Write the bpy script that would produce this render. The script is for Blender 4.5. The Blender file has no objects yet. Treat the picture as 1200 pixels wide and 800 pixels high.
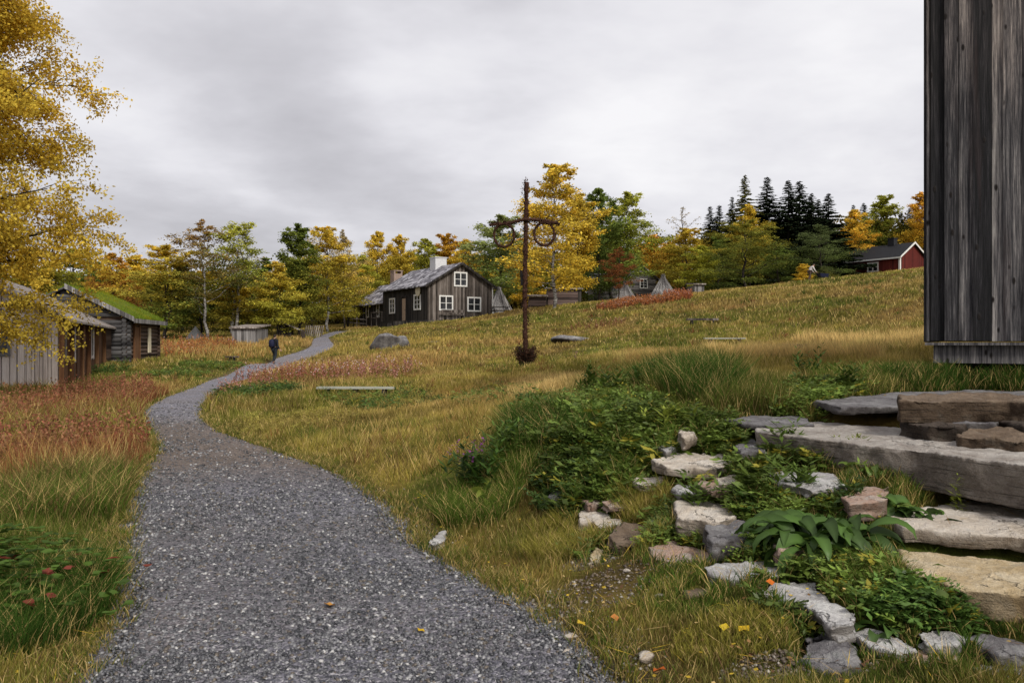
import bpy, bmesh, math, random
import numpy as np
from mathutils import Vector, Matrix, noise as mnoise

random.seed(7)
RS = np.random.RandomState(11)
scene = bpy.context.scene
COL = scene.collection
CAMZ = 1.6
FPX = 960.0

# ------------------------------------------------------------------ helpers
def tag(o, label=None, cat=None, group=None, kind=None):
    if label: o['label'] = label
    if cat: o['category'] = cat
    if group: o['group'] = group
    if kind: o['kind'] = kind
    return o

def link(o, parent=None):
    COL.objects.link(o)
    if parent is not None: o.parent = parent
    return o

def empty(name, loc, rz=0.0):
    o = bpy.data.objects.new(name, None)
    o.empty_display_size = 0.3
    o.location = loc; o.rotation_euler = (0, 0, rz)
    return link(o)

def np_mesh(name, V, F, C=None, smooth=False):
    V = np.asarray(V, dtype=np.float32).reshape(-1, 3); F = np.asarray(F, dtype=np.int32)
    k = F.shape[1]
    me = bpy.data.meshes.new(name)
    me.vertices.add(len(V)); me.vertices.foreach_set('co', V.ravel())
    me.loops.add(F.size); me.loops.foreach_set('vertex_index', F.ravel())
    me.polygons.add(len(F)); me.polygons.foreach_set('loop_start', np.arange(0, F.size, k, dtype=np.int32))
    if smooth: me.polygons.foreach_set('use_smooth', np.ones(len(F), dtype=bool))
    me.update(calc_edges=True)
    if C is not None:
        a = me.color_attributes.new('Col', 'FLOAT_COLOR', 'POINT')
        C = np.asarray(C, dtype=np.float32)
        if C.shape[1] == 3: C = np.hstack([C, np.ones((len(C), 1), dtype=np.float32)])
        a.data.foreach_set('color', C.ravel())
    return me

def mesh_obj(name, me, mat, parent=None):
    o = bpy.data.objects.new(name, me)
    if mat is not None and not me.materials: me.materials.append(mat)
    return link(o, parent)

class MB:
    """collects shapes (local coordinates) and links them as one mesh object"""
    def __init__(s): s.v = []; s.f = []; s.c = []; s.cur = (1, 1, 1, 1)
    def add(s, vs, fs):
        n = len(s.v); s.v += [tuple(p) for p in vs]; s.f += [tuple(i + n for i in f) for f in fs]
        s.c += [s.cur] * len(vs); return s
    def box(s, x0, x1, y0, y1, z0, z1, M=None):
        vs = [Vector(p) for p in ((x0,y0,z0),(x1,y0,z0),(x1,y1,z0),(x0,y1,z0),(x0,y0,z1),(x1,y0,z1),(x1,y1,z1),(x0,y1,z1))]
        if M is not None: vs = [M @ p for p in vs]
        return s.add(vs, [(0,3,2,1),(4,5,6,7),(0,1,5,4),(1,2,6,5),(2,3,7,6),(3,0,4,7)])
    def prism(s, poly, axis, a, b):
        """poly: list of 2-tuples in the plane across `axis`, extruded from a to b"""
        n = len(poly)
        def P(p, t):
            return {'x': (t, p[0], p[1]), 'y': (p[0], t, p[1]), 'z': (p[0], p[1], t)}[axis]
        vs = [P(p, a) for p in poly] + [P(p, b) for p in poly]
        fs = [tuple(range(n))[::-1], tuple(range(n, 2*n))] + [(i, (i+1) % n, n + (i+1) % n, n + i) for i in range(n)]
        return s.add(vs, fs)
    def tube(s, pts, rads, sides=6, cap=True):
        pts = [Vector(p) for p in pts]
        if not hasattr(rads, '__len__'): rads = [rads] * len(pts)
        vs = []; fs = []
        for i, p in enumerate(pts):
            d = (pts[min(i+1, len(pts)-1)] - pts[max(i-1, 0)])
            if d.length < 1e-9: d = Vector((0,0,1))
            d.normalize()
            a = d.cross(Vector((0,0,1)) if abs(d.z) < 0.9 else Vector((1,0,0))).normalized(); b = d.cross(a)
            for k in range(sides):
                t = 2*math.pi*k/sides
                vs.append(p + (a*math.cos(t) + b*math.sin(t)) * rads[i])
        for i in range(len(pts)-1):
            for k in range(sides):
                q = (k+1) % sides
                fs.append((i*sides+k, i*sides+q, (i+1)*sides+q, (i+1)*sides+k))
        if cap:
            fs.append(tuple(range(sides))[::-1]); fs.append(tuple((len(pts)-1)*sides + k for k in range(sides)))
        return s.add(vs, fs)
    def build(s, name, mat, parent=None, smooth=False, col=False):
        me = bpy.data.meshes.new(name); me.from_pydata(s.v, [], s.f)
        if smooth: me.polygons.foreach_set('use_smooth', [True]*len(me.polygons))
        bm = bmesh.new(); bm.from_mesh(me); bmesh.ops.recalc_face_normals(bm, faces=bm.faces); bm.to_mesh(me); bm.free()
        if col:
            a = me.color_attributes.new('Col', 'FLOAT_COLOR', 'POINT')
            a.data.foreach_set('color', np.array(s.c, dtype=np.float32).ravel())
        me.update()
        return mesh_obj(name, me, mat, parent)

def vnoise(x, y, seed=0):
    xi = np.floor(x).astype(np.int64); yi = np.floor(y).astype(np.int64)
    fx = x - xi; fy = y - yi
    fx = fx*fx*(3-2*fx); fy = fy*fy*(3-2*fy)
    def h(a, b):
        n = (a*374761393 + b*668265263 + seed*974711) & 0x7fffffff
        n = ((n ^ (n >> 13)) * 1274126177) & 0x7fffffff
        return ((n ^ (n >> 16)) & 0xffff) / 65535.0
    return (h(xi, yi)*(1-fx) + h(xi+1, yi)*fx)*(1-fy) + (h(xi, yi+1)*(1-fx) + h(xi+1, yi+1)*fx)*fy
def fbm(x, y, seed=0, oct=3):
    s = 0; a = .5; t = 0
    for i in range(oct):
        s = s + a*vnoise(x*2**i, y*2**i, seed+i*17); t += a; a *= .5
    return s/t
def sstep(a, b, x):
    t = np.clip((x-a)/(b-a), 0, 1); return t*t*(3-2*t)

# ------------------------------------------------------------------ terrain
# survey points: bearing, apparent drop and distance as paced out from where the photograph was taken
CP = [(600,800,3.84),(300,800,3.84),(105,790,3.9),(-100,800,3.8),(300,650,6.1),(300,600,7.7),(150,640,6.3),(0,700,5),(0,600,7.4),(-200,620,7),
 (300,540,11),(200,500,15.3),(100,520,12.6),(0,520,12.5),(-250,500,14),(165,475,20),(67,456,24),(0,457,23.6),(-200,455,24),(240,455,27),(200,440,34),
 (147,425,38),(184,420,43.6),(125,434,34),(0,420,45),(-250,430,45),(322,427,48),(300,440,37),(250,414,50),(200,405,56),(300,397,62),(100,402,62),
 (385,404,57),(375,395,66),(450,385,70),(502,379,68),(575,376.5,71.5),(412,384,83),(620,362,67),(650,362,63),(700,366,58),(760,350,64),(820,345,66),
 (900,338,64),(950,335,62),(1000,326,62),(1088,316,62),(1200,303,62),(950,333,80),(1000,326,90),(1088,318,100),
 (1088,350,40),(1200,340,40),(1000,380,38),(900,370,45),(840,407,34),(800,382,42),(700,395,46),(600,395,50),(520,400,52),(458,408,46),(668,403,42),
 (616,432,30),(700,420,28),(950,416,24),(1050,400,26),(1088,412,18),(1200,405,18),(1000,430,14),(900,440,13),(800,440,15),(700,450,16),(620,478,14),
 (560,470,19.5),(417,466,21),(450,500,15),(330,470,21),(400,560,9.4),(500,560,9.3),(540,600,7.6),(580,570,8.2),(600,530,8.8),(600,700,5.05),(700,665,5.6),(720,800,3.8),
 (700,600,6.8),(640,560,7.9),(800,640,5.3),(820,600,5.8),(850,560,6.3),(980,650,4.75),(960,575,5.9),(860,530,6.9),(780,505,7.9),(700,480,10),(900,495,7.7),
 (960,482,8.2),(1000,446,10.6),(1088,441,10.2),(1200,441,10.0),(1350,441,9.5),(1150,470,8.3),(1250,480,7.5),
 (1060,735,3.95),(950,735,3.9),(900,700,4.25),(1180,800,3.35),(1000,800,3.45),(850,800,3.55),(1200,690,3.95),(1300,800,3.0),(1300,600,4.6),(1080,600,5.0),(1100,560,5.35),
 (100,388,95),(300,386,95),(400,385,95),(600,366,95),(800,344,95),(1200,308,110)]
_P = [((u-600)/FPX*Y, Y, CAMZ+(400-v)/FPX*Y) for u, v, Y in CP]
_P += [(-3,0,0),(3,0,.05),(0,-6,0),(-8,-6,0),(8,-6,.3),(7,2,.9),(9,6,1.4),(14,8,1.6),(-12,3,.1),(-25,5,.3),(-40,20,.8),(20,0,1.2),(25,20,3),(45,30,6),
       (-120,60,4),(-200,150,8),(0,200,12),(150,200,22),(120,80,14),(-100,200,8),(-60,-60,0),(60,-60,3),(0,-120,0),(400,400,40),(-400,400,15),(0,500,25),(-400,-200,0),(400,-200,10),(120,0,8),(-120,-20,2)]
_P = np.array(_P); _c = 1.2
def _kern(d2): return -np.sqrt(d2 + _c*_c)
_n = len(_P)
_D2 = ((_P[:, None, :2]-_P[None, :, :2])**2).sum(-1)
_A = np.zeros((_n+3, _n+3)); _A[:_n, :_n] = _kern(_D2) - np.eye(_n)*0.02*0
_A[:_n, :_n] += np.eye(_n)*0.02*(1+np.hypot(_P[:, 0], _P[:, 1])/20)
_A[:_n, _n] = 1; _A[:_n, _n+1:] = _P[:, :2]; _A[_n, :_n] = 1; _A[_n+1:, :_n] = _P[:, :2].T
_W = np.linalg.solve(_A, np.concatenate([_P[:, 2], [0, 0, 0]]))
def base_h(x, y):
    x = np.asarray(x, float); y = np.asarray(y, float); sh = x.shape; x = x.ravel(); y = y.ravel(); out = np.empty(len(x))
    for i in range(0, len(x), 60000):
        a = x[i:i+60000]; b = y[i:i+60000]
        d2 = (a[:, None]-_P[None, :, 0])**2 + (b[:, None]-_P[None, :, 1])**2
        out[i:i+60000] = _kern(d2) @ _W[:_n] + _W[_n] + _W[_n+1]*a + _W[_n+2]*b
    return out.reshape(sh)
def G(u, v, lo=2.2, hi=140):
    """where the line of sight (u,v) first meets the ground: a world x, y"""
    ts = np.geomspace(lo, hi, 700)
    z = CAMZ + (400-v)/FPX*ts; h = base_h((u-600)/FPX*ts, ts)
    k = np.argmax(z <= h)
    if not (z <= h).any(): k = len(ts)-1
    return ((u-600)/FPX*ts[k], ts[k])

PAIRS = [((95,800),(727,800)),((111,786),(705,785)),((125,760),(680,760)),((135,737),(648,737)),((139,715),(620,715)),((143,692),(582,692)),((146,665),(535,665)),((147,640),(490,640)),
 ((148,620),(474,617)),((152,595),(452,595)),((159,570),(422,570)),((172,546),(368,546)),((186,528),(325,528)),((177,507),(262,509)),((167,494),(241,496)),((165,484),(237,484)),
 ((176,475),(241,471)),((190,468),(254,461)),((210,460),(268,454)),((230,452),(282,447)),((252,444),(298,441)),((274,436),(314,436)),((312,424),(338,429)),((340,416),(366,418)),((357,411),(388,409)),((366,405),(393,404)),((366,400),(386,399)),((370,396),(384,395)),((382,391),(398,391)),((396,388),(416,388))]
_L = [G(*a) for a, b in PAIRS]; _R = [G(*b) for a, b in PAIRS]
_L = [(-1.9,-8),(-2.0,1.0)] + _L; _R = [(.9,-8),(.55,1.0)] + _R
def _resamp(P, m):
    P = np.array(P); t = np.arange(len(P)); tt = np.linspace(0, len(P)-1, m)
    return np.stack([np.interp(tt, t, P[:, 0]), np.interp(tt, t, P[:, 1])], 1)
def _smooth(P, n=3):
    P = P.copy()
    for _ in range(n): P[1:-1] = .25*P[:-2] + .5*P[1:-1] + .25*P[2:]
    return P
PL = _smooth(_resamp(_L, 130)); PR = _smooth(_resamp(_R, 130))
PPOLY = np.vstack([PL[::2], PR[::-2]])
def poly_sd(x, y, P):
    x = np.asarray(x, float); y = np.asarray(y, float)
    d = np.full(x.shape, 1e9); ins = np.zeros(x.shape, bool); n = len(P)
    for i in range(n):
        ax, ay = P[i]; bx, by = P[(i+1) % n]; ex = bx-ax; ey = by-ay; L2 = ex*ex+ey*ey+1e-12
        t = np.clip(((x-ax)*ex+(y-ay)*ey)/L2, 0, 1)
        d = np.minimum(d, (x-ax-t*ex)**2+(y-ay-t*ey)**2)
        c = ((ay > y) != (by > y))
        with np.errstate(divide='ignore', invalid='ignore'):
            xx = ex*(y-ay)/(ey if abs(ey) > 1e-12 else 1e-12)+ax
        ins ^= c & (x < xx)
    d = np.sqrt(d); return np.where(ins, -d, d)
def path_sd(x, y): return poly_sd(x, y, PPOLY)
LIMS = []
def ground(x, y, sd=None):
    x = np.asarray(x, float); y = np.asarray(y, float)
    if sd is None: sd = path_sd(x, y)
    m = sstep(0.05, .7, sd)
    r = np.hypot(x, y)
    h = base_h(x, y) + m*(0.10*(fbm(x/.9, y/.9, 3)-.5) + 0.05*sstep(0, 3, r-6)*(fbm(x/2.6, y/2.6, 9)-.3)*3) + .03*m
    for P, zl, (x0, x1, y0, y1) in LIMS:
        k = (x > x0) & (x < x1) & (y > y0) & (y < y1)
        if k.any(): h[k] = np.minimum(h[k], zl + np.maximum(poly_sd(x[k], y[k], P), 0)*.9)
    return h
def gz(x, y): return float(ground(np.array([x]), np.array([y]))[0])
def at(u, Y): return (u-600)/FPX*Y

# ------------------------------------------------------------------ zones of the meadow (world ellipses)
PAL = dict(olive=(.25,.225,.045), green=(.095,.145,.024), deep=(.052,.10,.018), straw=(.66,.48,.19), tan=(.50,.32,.11), rust=(.25,.095,.045), gold=(.43,.32,.08), lime=(.20,.235,.035), brown=(.20,.13,.055), orange=(.38,.18,.055))
ZN = []
def zone(u, v, du, dv, col, w=1.0, hgt=None, clump=.5):
    cx, cy = G(u, v); x1, _ = G(u+du, v); _, ya = G(u, v+dv); _, yb = G(u, v-dv)
    ZN.append((cx, (ya+yb)/2, abs(x1-cx)+.05, abs(yb-ya)/2+.05, np.array(PAL[col]), w, hgt, clump))
# left side
zone(60,500,150,45,'rust',.8,.38); zone(70,510,140,40,'olive',.5,.3); zone(120,470,70,22,'rust',.8,.34); zone(30,545,130,30,'rust',.8,.36); zone(100,555,80,40,'brown',1.2,.25); zone(70,580,100,26,'green',1.0,.28); zone(120,610,60,40,'olive',.8,.2)
zone(40,660,110,90,'deep',1.3,.34); zone(60,610,100,40,'green',1.4,.32); zone(150,570,25,60,'gold',.7,.12); zone(110,760,50,60,'olive',.8,.18)
zone(175,500,28,25,'green',.8,.1)
zone(195,446,70,16,'lime',1.3,.08); zone(160,440,60,10,'green',.9,.07); zone(250,430,60,8,'green',1.0,.14); zone(230,415,90,7,'tan',.6,.3); zone(310,405,60,6,'tan',.9,.35); zone(230,404,80,5,'orange',.6,.35); zone(250,412,120,9,'olive',.5,.3)
# right of the path
zone(300,468,45,12,'olive',1.0,.2); zone(380,500,120,24,'olive',.9,.12); zone(450,480,110,18,'gold',.8,.16)
zone(600,470,90,26,'tan',1.1,.2); zone(640,455,70,16,'straw',1.1,.22); zone(560,500,80,20,'gold',.9,.14); zone(420,450,120,10,'olive',.6,.2)
zone(450,540,110,30,'gold',.6,.07); zone(520,590,50,35,'green',.9,.1); zone(420,430,140,12,'tan',.8,.3); zone(560,410,90,10,'tan',.6,.25)
zone(640,430,120,12,'olive',.9,.15); zone(780,425,80,12,'straw',.9,.3); zone(900,425,90,14,'straw',1.3,.42); zone(1020,415,70,20,'straw',1.4,.45)
zone(760,395,110,16,'olive',1.0,.2); zone(880,395,120,12,'gold',.9,.25); zone(950,375,120,22,'olive',1.1,.28); zone(1050,335,60,16,'green',.9,.35)
zone(990,345,90,12,'olive',1.0,.3); zone(940,332,70,5,'straw',1.1,.3); zone(930,365,150,12,'green',.7,.25); zone(800,375,100,10,'green',.5,.2); zone(1040,385,60,5,'straw',1.0,.3); zone(650,375,120,10,'olive',1.0,.25)
zone(560,384,110,7,'olive',1.0,.13); zone(700,410,60,5,'lime',.6,.1); zone(860,355,120,10,'olive',1.0,.35)
zone(770,440,70,10,'gold',.8,.25)
# the stony bank
zone(650,580,80,70,'green',1.4,.16); zone(620,520,60,40,'deep',1.5,.36); zone(700,470,60,30,'deep',1.2,.3); zone(815,465,75,22,'deep',2.2,.55)
zone(760,520,100,40,'green',1.6,.17); zone(900,560,120,60,'green',1.5,.16); zone(1000,700,200,90,'green',1.2,.10); zone(1050,780,180,40,'deep',1.2,.12)
zone(900,760,110,40,'olive',1.0,.06); zone(880,700,90,25,'green',1.2,.06); zone(700,720,90,50,'olive',.9,.1); zone(800,780,90,40,'brown',.8,.12); zone(660,770,90,40,'olive',.7,.1); zone(620,640,70,30,'olive',.9,.12); zone(720,690,40,25,'brown',1.4,.02)
zone(960,460,90,18,'green',1.5,.2); zone(1000,445,60,8,'green',1.3,.2); zone(1130,448,110,8,'deep',2.0,.2); zone(1150,640,60,60,'deep',1,.14)
def zcol(x, y):
    n1 = fbm(x/3.0, y/3.0, 21); n2 = fbm(x/.7, y/.7, 33); n3 = fbm(x/11., y/11., 5)
    W = {}
    n3 = .5*n3+.5*fbm(x/5.5, y/2.4, 6); t = np.clip((n3-.5)*5+.5, 0, 1)[..., None]
    ru = (np.clip((fbm(x/2.8, y/1.5, 81)-.60)*6, 0, 1)*.40)[..., None]; dk = (np.clip((fbm(x/3.1, y/1.3, 82)-.52)*4, 0, 1)*.5)[..., None]
    c = (1-t)*np.array(PAL['olive']) + t*np.array(PAL['gold'])
    w = np.full(x.shape, .35); acc = c*w[..., None]; hh = .2*w; hw = w.copy()
    for cx, cy, rx, ry, col, ww, hgt, cl in ZN:
        d = np.sqrt(((x-cx)/rx)**2+((y-cy)/ry)**2) + (n1-.5)*1.2 + (n2-.5)*.7
        k = ww*1.6*(1-sstep(.55, 1.25, d))
        acc = acc + k[..., None]*col; w = w + k
        if hgt is not None: hh = hh + k*hgt; hw = hw + k
    c = acc/w[..., None]
    ns = lambda s, k: np.clip((fbm(x/s, y/s, k)-.5)*2.6+.5, 0, 1)
    v = .55+.55*ns(.42, 71)+.35*ns(1.7, 72)
    m = (ns(1.1, 73)*.55)[..., None]; g = (ns(2.3, 74)*.40)[..., None]; bl = np.sqrt((c*c).sum(-1, keepdims=True))
    c = c*(1-m) + (c*.55+np.array((.50,.36,.12))*bl*.9)*m
    c = c*(1-g) + (c*.45+np.array((.10,.16,.02))*bl*1.5)*g
    g2 = (np.clip((fbm(x/9., y/6., 91)-.5)*5+.25, 0, 1)*.55)[..., None]; t2 = (np.clip((fbm(x/7., y/4.2, 92)-.5)*5+.15, 0, 1)*.55)[..., None]
    c = c*(1-g2)+np.array((.17,.20,.035))*g2; c = c*(1-t2)+np.array((.46,.29,.11))*t2
    c = c*(1-ru)+np.array((.30,.135,.06))*ru; c = c*(1-dk*.45)
    return c*v[..., None], hh/hw*(.55+.9*fbm(x/.8, y/.8, 51))

# ------------------------------------------------------------------ materials
class NT:
    def __init__(s, name, world=False):
        if world:
            s.m = bpy.data.worlds.new(name); scene.world = s.m
        else:
            s.m = bpy.data.materials.new(name)
        s.m.use_nodes = True; s.t = s.m.node_tree; s.t.nodes.clear()
    def n(s, typ, props=None, **inp):
        nd = s.t.nodes.new(typ)
        for k, v in (props or {}).items(): setattr(nd, k, v)
        for k, v in inp.items():
            key = int(k[1:]) if k[0] == '_' else k.replace('_', ' ')
            s.set(nd, key, v)
        return nd
    def set(s, nd, key, v):
        sk = nd.inputs[key]
        if isinstance(v, bpy.types.Node): v = v.outputs[0]
        if isinstance(v, bpy.types.NodeSocket): s.t.links.new(v, sk)
        else:
            if sk.type == 'RGBA' and len(v) == 3: v = (*v, 1)
            sk.default_value = v
    def mix(s, f, a, b, blend='MIX'):
        nd = s.t.nodes.new('ShaderNodeMix'); nd.data_type = 'RGBA'; nd.blend_type = blend
        for key, v in ((0, f), (6, a), (7, b)): s.set(nd, key, v)
        return nd.outputs[2]
    def math(s, op, a, b=None, c=None):
        nd = s.t.nodes.new('ShaderNodeMath'); nd.operation = op; s.set(nd, 0, a)
        if b is not None: s.set(nd, 1, b)
        if c is not None: s.set(nd, 2, c)
        return nd.outputs[0]
    def ramp(s, f, stops):
        nd = s.t.nodes.new('ShaderNodeValToRGB'); s.set(nd, 0, f)
        e = nd.color_ramp.elements
        while len(e) < len(stops): e.new(.5)
        for i, (p, c) in enumerate(stops): e[i].position = p; e[i].color = (*c, 1) if len(c) == 3 else c
        return nd.outputs[0]
    def coords(s, scale=(1, 1, 1), which='Object', add=None):
        tc = s.n('ShaderNodeTexCoord').outputs[which]
        if add is not None:
            tc = s.n('ShaderNodeVectorMath', {'operation': 'ADD'}, _0=tc, _1=add).outputs[0]
        return s.n('ShaderNodeMapping', _0=tc, Scale=scale).outputs[0]
    def noise(s, vec, scale, detail=4, rough=.6, out=0):
        return s.n('ShaderNodeTexNoise', Vector=vec, Scale=scale, Detail=detail, Roughness=rough).outputs[out]
    def bsdf(s, col, rough=.8, bump=None, bd=.02, spec=.25, bs=1.0):
        p = s.n('ShaderNodeBsdfPrincipled'); s.set(p, 'Base Color', col); s.set(p, 'Roughness', rough); s.set(p, 'Specular IOR Level', spec)
        if bump is not None:
            b = s.n('ShaderNodeBump', Height=bump, Distance=bd, Strength=bs); s.set(p, 'Normal', b.outputs[0])
        s.n('ShaderNodeOutputMaterial', Surface=p); return s.m

def m_plain(name, col, rough=.7, var=.15, scale=6, spec=.25, bump=0.004):
    t = NT(name); c = t.coords(); n = t.noise(c, scale, 5)
    a = tuple(x*(1-var) for x in col); b = tuple(min(1, x*(1+var)) for x in col)
    return t.bsdf(t.ramp(n, [(.3, a), (.7, b)]), rough, n, bump, spec)

def m_boards(name, dark, mid, light, bw=.18, vertical=True, gap=True, streak=1.0, rough=.85):
    t = NT(name); tc = t.n('ShaderNodeTexCoord'); s = t.n('ShaderNodeSeparateXYZ', Vector=tc.outputs['Object'])
    if vertical:
        q = t.math('ADD', s.outputs[0], s.outputs[1]); along = s.outputs[2]
    else:
        q = s.outputs[2]; along = t.math('ADD', s.outputs[0], s.outputs[1])
    b = t.math('DIVIDE', q, bw); fl = t.math('FLOOR', b); fr = t.math('FRACT', b)
    wn = t.n('ShaderNodeTexWhiteNoise', {'noise_dimensions': '1D'}, W=fl)
    cv = t.n('ShaderNodeCombineXYZ', X=t.math('MULTIPLY', q, 14.0), Y=t.math('MULTIPLY', along, .7), Z=t.math('MULTIPLY', wn.outputs[0], 40.0))
    n = t.noise(cv.outputs[0], 1.6, 6, .65)
    n2 = t.noise(t.coords((1, 1, 1)), .8, 3)
    f = t.math('ADD', t.math('MULTIPLY', n, .55), t.math('ADD', t.math('MULTIPLY', wn.outputs[0], .33), t.math('MULTIPLY', n2, .22)))
    c = t.ramp(f, [(.36, dark), (.55, mid), (.78, light)])
    h = n
    if gap:
        g = t.math('GREATER_THAN', t.math('ABSOLUTE', t.math('SUBTRACT', fr, .5)), .45)
        c = t.mix(t.math('MULTIPLY', g, .8), c, (dark[0]*.25, dark[1]*.25, dark[2]*.25))
        h = t.math('SUBTRACT', n, t.math('MULTIPLY', g, 1.5))
    return t.bsdf(c, rough, h, .012)

def m_leaf(name='leaf_foliage', transl=.42):
    t = NT(name)
    oi = t.n('ShaderNodeObjectInfo'); a2 = t.n('ShaderNodeAttribute', {'attribute_type': 'OBJECT', 'attribute_name': 'tint'})
    at_ = t.n('ShaderNodeAttribute', {'attribute_name': 'Col'}); s = t.n('ShaderNodeSeparateColor', Color=at_.outputs['Color'])
    c = t.mix(s.outputs[0], oi.outputs['Color'], a2.outputs['Color'])
    v = t.n('ShaderNodeCombineColor', Red=s.outputs[1], Green=s.outputs[1], Blue=s.outputs[1])
    c = t.mix(1.0, c, v.outputs[0], 'MULTIPLY')
    d = t.n('ShaderNodeBsdfDiffuse', Color=c); tr = t.n('ShaderNodeBsdfTranslucent', Color=c)
    mx = t.n('ShaderNodeMixShader', _0=transl, _1=d, _2=tr); t.n('ShaderNodeOutputMaterial', Surface=mx); return t.m
def m_vcol(name, transl=.25, gloss=.0):
    t = NT(name); a = t.n('ShaderNodeAttribute', {'attribute_name': 'Col'})
    d = t.n('ShaderNodeBsdfDiffuse', Color=a.outputs['Color']); tr = t.n('ShaderNodeBsdfTranslucent', Color=a.outputs['Color'])
    mx = t.n('ShaderNodeMixShader', _0=transl, _1=d, _2=tr)
    if gloss:
        g = t.n('ShaderNodeBsdfGlossy', Roughness=.45, Color=(.8, .8, .8)); mx = t.n('ShaderNodeMixShader', _0=gloss, _1=mx, _2=g)
    t.n('ShaderNodeOutputMaterial', Surface=mx); return t.m

def m_rock(name, dark, mid, light, lichen=(.35,.36,.30), strata=30, sc=2.2):
    t = NT(name); c = t.coords((1, 1, 1)); st = t.noise(t.coords((5, 5, strata*.55)), 1.5, 6, .75)
    n = t.noise(c, sc*1.4, 8, .68); n3 = t.noise(c, 26, 4, .7)
    sp = t.noise(c, 120, 2, .8)
    f = t.math('ADD', t.math('MULTIPLY', n, .62), t.math('ADD', t.math('MULTIPLY', st, .16), t.math('ADD', t.math('MULTIPLY', n3, .20), t.math('MULTIPLY', t.noise(c, 85, 3, .7), .14))))
    col = t.ramp(f, [(.34, dark), (.50, mid), (.68, light)])
    col = t.mix(t.ramp(t.noise(c, 7.5, 6, .7), [(.56, (0, 0, 0)), (.66, (.55, .55, .55))]), col, lichen)
    wv = t.n('ShaderNodeVectorMath', {'operation': 'ADD'}, _0=c, _1=t.n('ShaderNodeVectorMath', {'operation': 'SCALE'}, _0=t.noise(c, 5, 4, .6, 1), Scale=.35).outputs[0]).outputs[0]
    vc = t.n('ShaderNodeTexVoronoi', {'feature': 'DISTANCE_TO_EDGE'}, Vector=wv, Scale=1.5).outputs['Distance']
    ck = t.mix(1.0, t.ramp(vc, [(.002, (.6, .6, .6)), (.009, (0, 0, 0))]), t.ramp(t.noise(c, 1.7, 3), [(.50, (0, 0, 0)), (.60, (1, 1, 1))]), 'MULTIPLY')
    bed = t.noise(t.coords((1.2, 1.2, 34)), 1.3, 3, .6); zz = t.n('ShaderNodeSeparateXYZ', Vector=t.n('ShaderNodeNewGeometry').outputs['Normal']).outputs[2]; ck = t.mix(1.0, ck, t.ramp(zz, [(.5, (0, 0, 0)), (.8, (1, 1, 1))]), 'MULTIPLY'); col = t.mix(ck, col, (.05, .043, .038))
    nn = t.n('ShaderNodeNewGeometry'); z = t.n('ShaderNodeSeparateXYZ', Vector=nn.outputs['Normal']).outputs[2]
    up = t.ramp(z, [(.3, (1, 1, 1)), (.7, (0, 0, 0))]); bl = t.mix(1.0, up, t.ramp(bed, [(.56, (0, 0, 0)), (.60, (.75, .75, .75)), (.64, (0, 0, 0))]), 'MULTIPLY'); col = t.mix(bl, col, (.03, .026, .023))
    side = t.ramp(z, [(.25, (.29, .26, .23)), (.8, (1.0, 1.0, 1.0))])  # shading painted by slope: side faces darkened, upward faces kept bright
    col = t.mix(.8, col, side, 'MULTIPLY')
    col = t.mix(t.ramp(sp, [(.62, (0, 0, 0)), (.72, (.5, .5, .5))]), col, (.08, .075, .07))
    h = t.math('ADD', t.math('SUBTRACT', t.math('MULTIPLY', n3, .8), t.math('MULTIPLY', ck, 1.2)), t.math('ADD', st, t.math('MULTIPLY', sp, .25)))
    return t.bsdf(col, .88, h, .035, .15)

def m_ground():
    t = NT('meadow_soil'); a = t.n('ShaderNodeAttribute', {'attribute_name': 'Col'}); c = t.coords()
    n = t.noise(c, 9, 6, .7); n2 = t.noise(c, 60, 3, .7)
    col = t.mix(1.0, a.outputs['Color'], t.ramp(n, [(.3, (.55, .5, .45)), (.7, (1.15, 1.1, 1.0))]), 'MULTIPLY')
    return t.bsdf(col, .95, t.math('ADD', n, t.math('MULTIPLY', n2, .5)), .03, .1)
def m_gravel():
    t = NT('path_gravel'); c = t.coords()
    v = t.n('ShaderNodeTexVoronoi', Vector=c, Scale=42.0); v2 = t.n('ShaderNodeTexVoronoi', Vector=c, Scale=90.0)
    s = t.n('ShaderNodeSeparateColor', Color=v.outputs['Color']).outputs[0]; s2 = t.n('ShaderNodeSeparateColor', Color=v2.outputs['Color']).outputs[1]
    f = t.math('ADD', t.math('MULTIPLY', s, .6), t.math('MULTIPLY', s2, .4))
    col = t.ramp(f, [(.1, (.035, .036, .042)), (.45, (.10, .10, .115)), (.75, (.19, .185, .20)), (.95, (.36, .35, .35))])
    big = t.noise(c, .55, 4, .6)
    brown = t.ramp(big, [(.42, (0, 0, 0)), (.62, (.75, .75, .75))])
    col = t.mix(brown, col, t.mix(.5, (.115, .095, .072), col))
    a = t.n('ShaderNodeAttribute', {'attribute_name': 'Col'})
    col = t.mix(1.0, col, a.outputs['Color'], 'MULTIPLY')
    h = t.math('SUBTRACT', 1.0, v.outputs['Distance'])
    return t.bsdf(col, .8, h, .02, .3)

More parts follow.
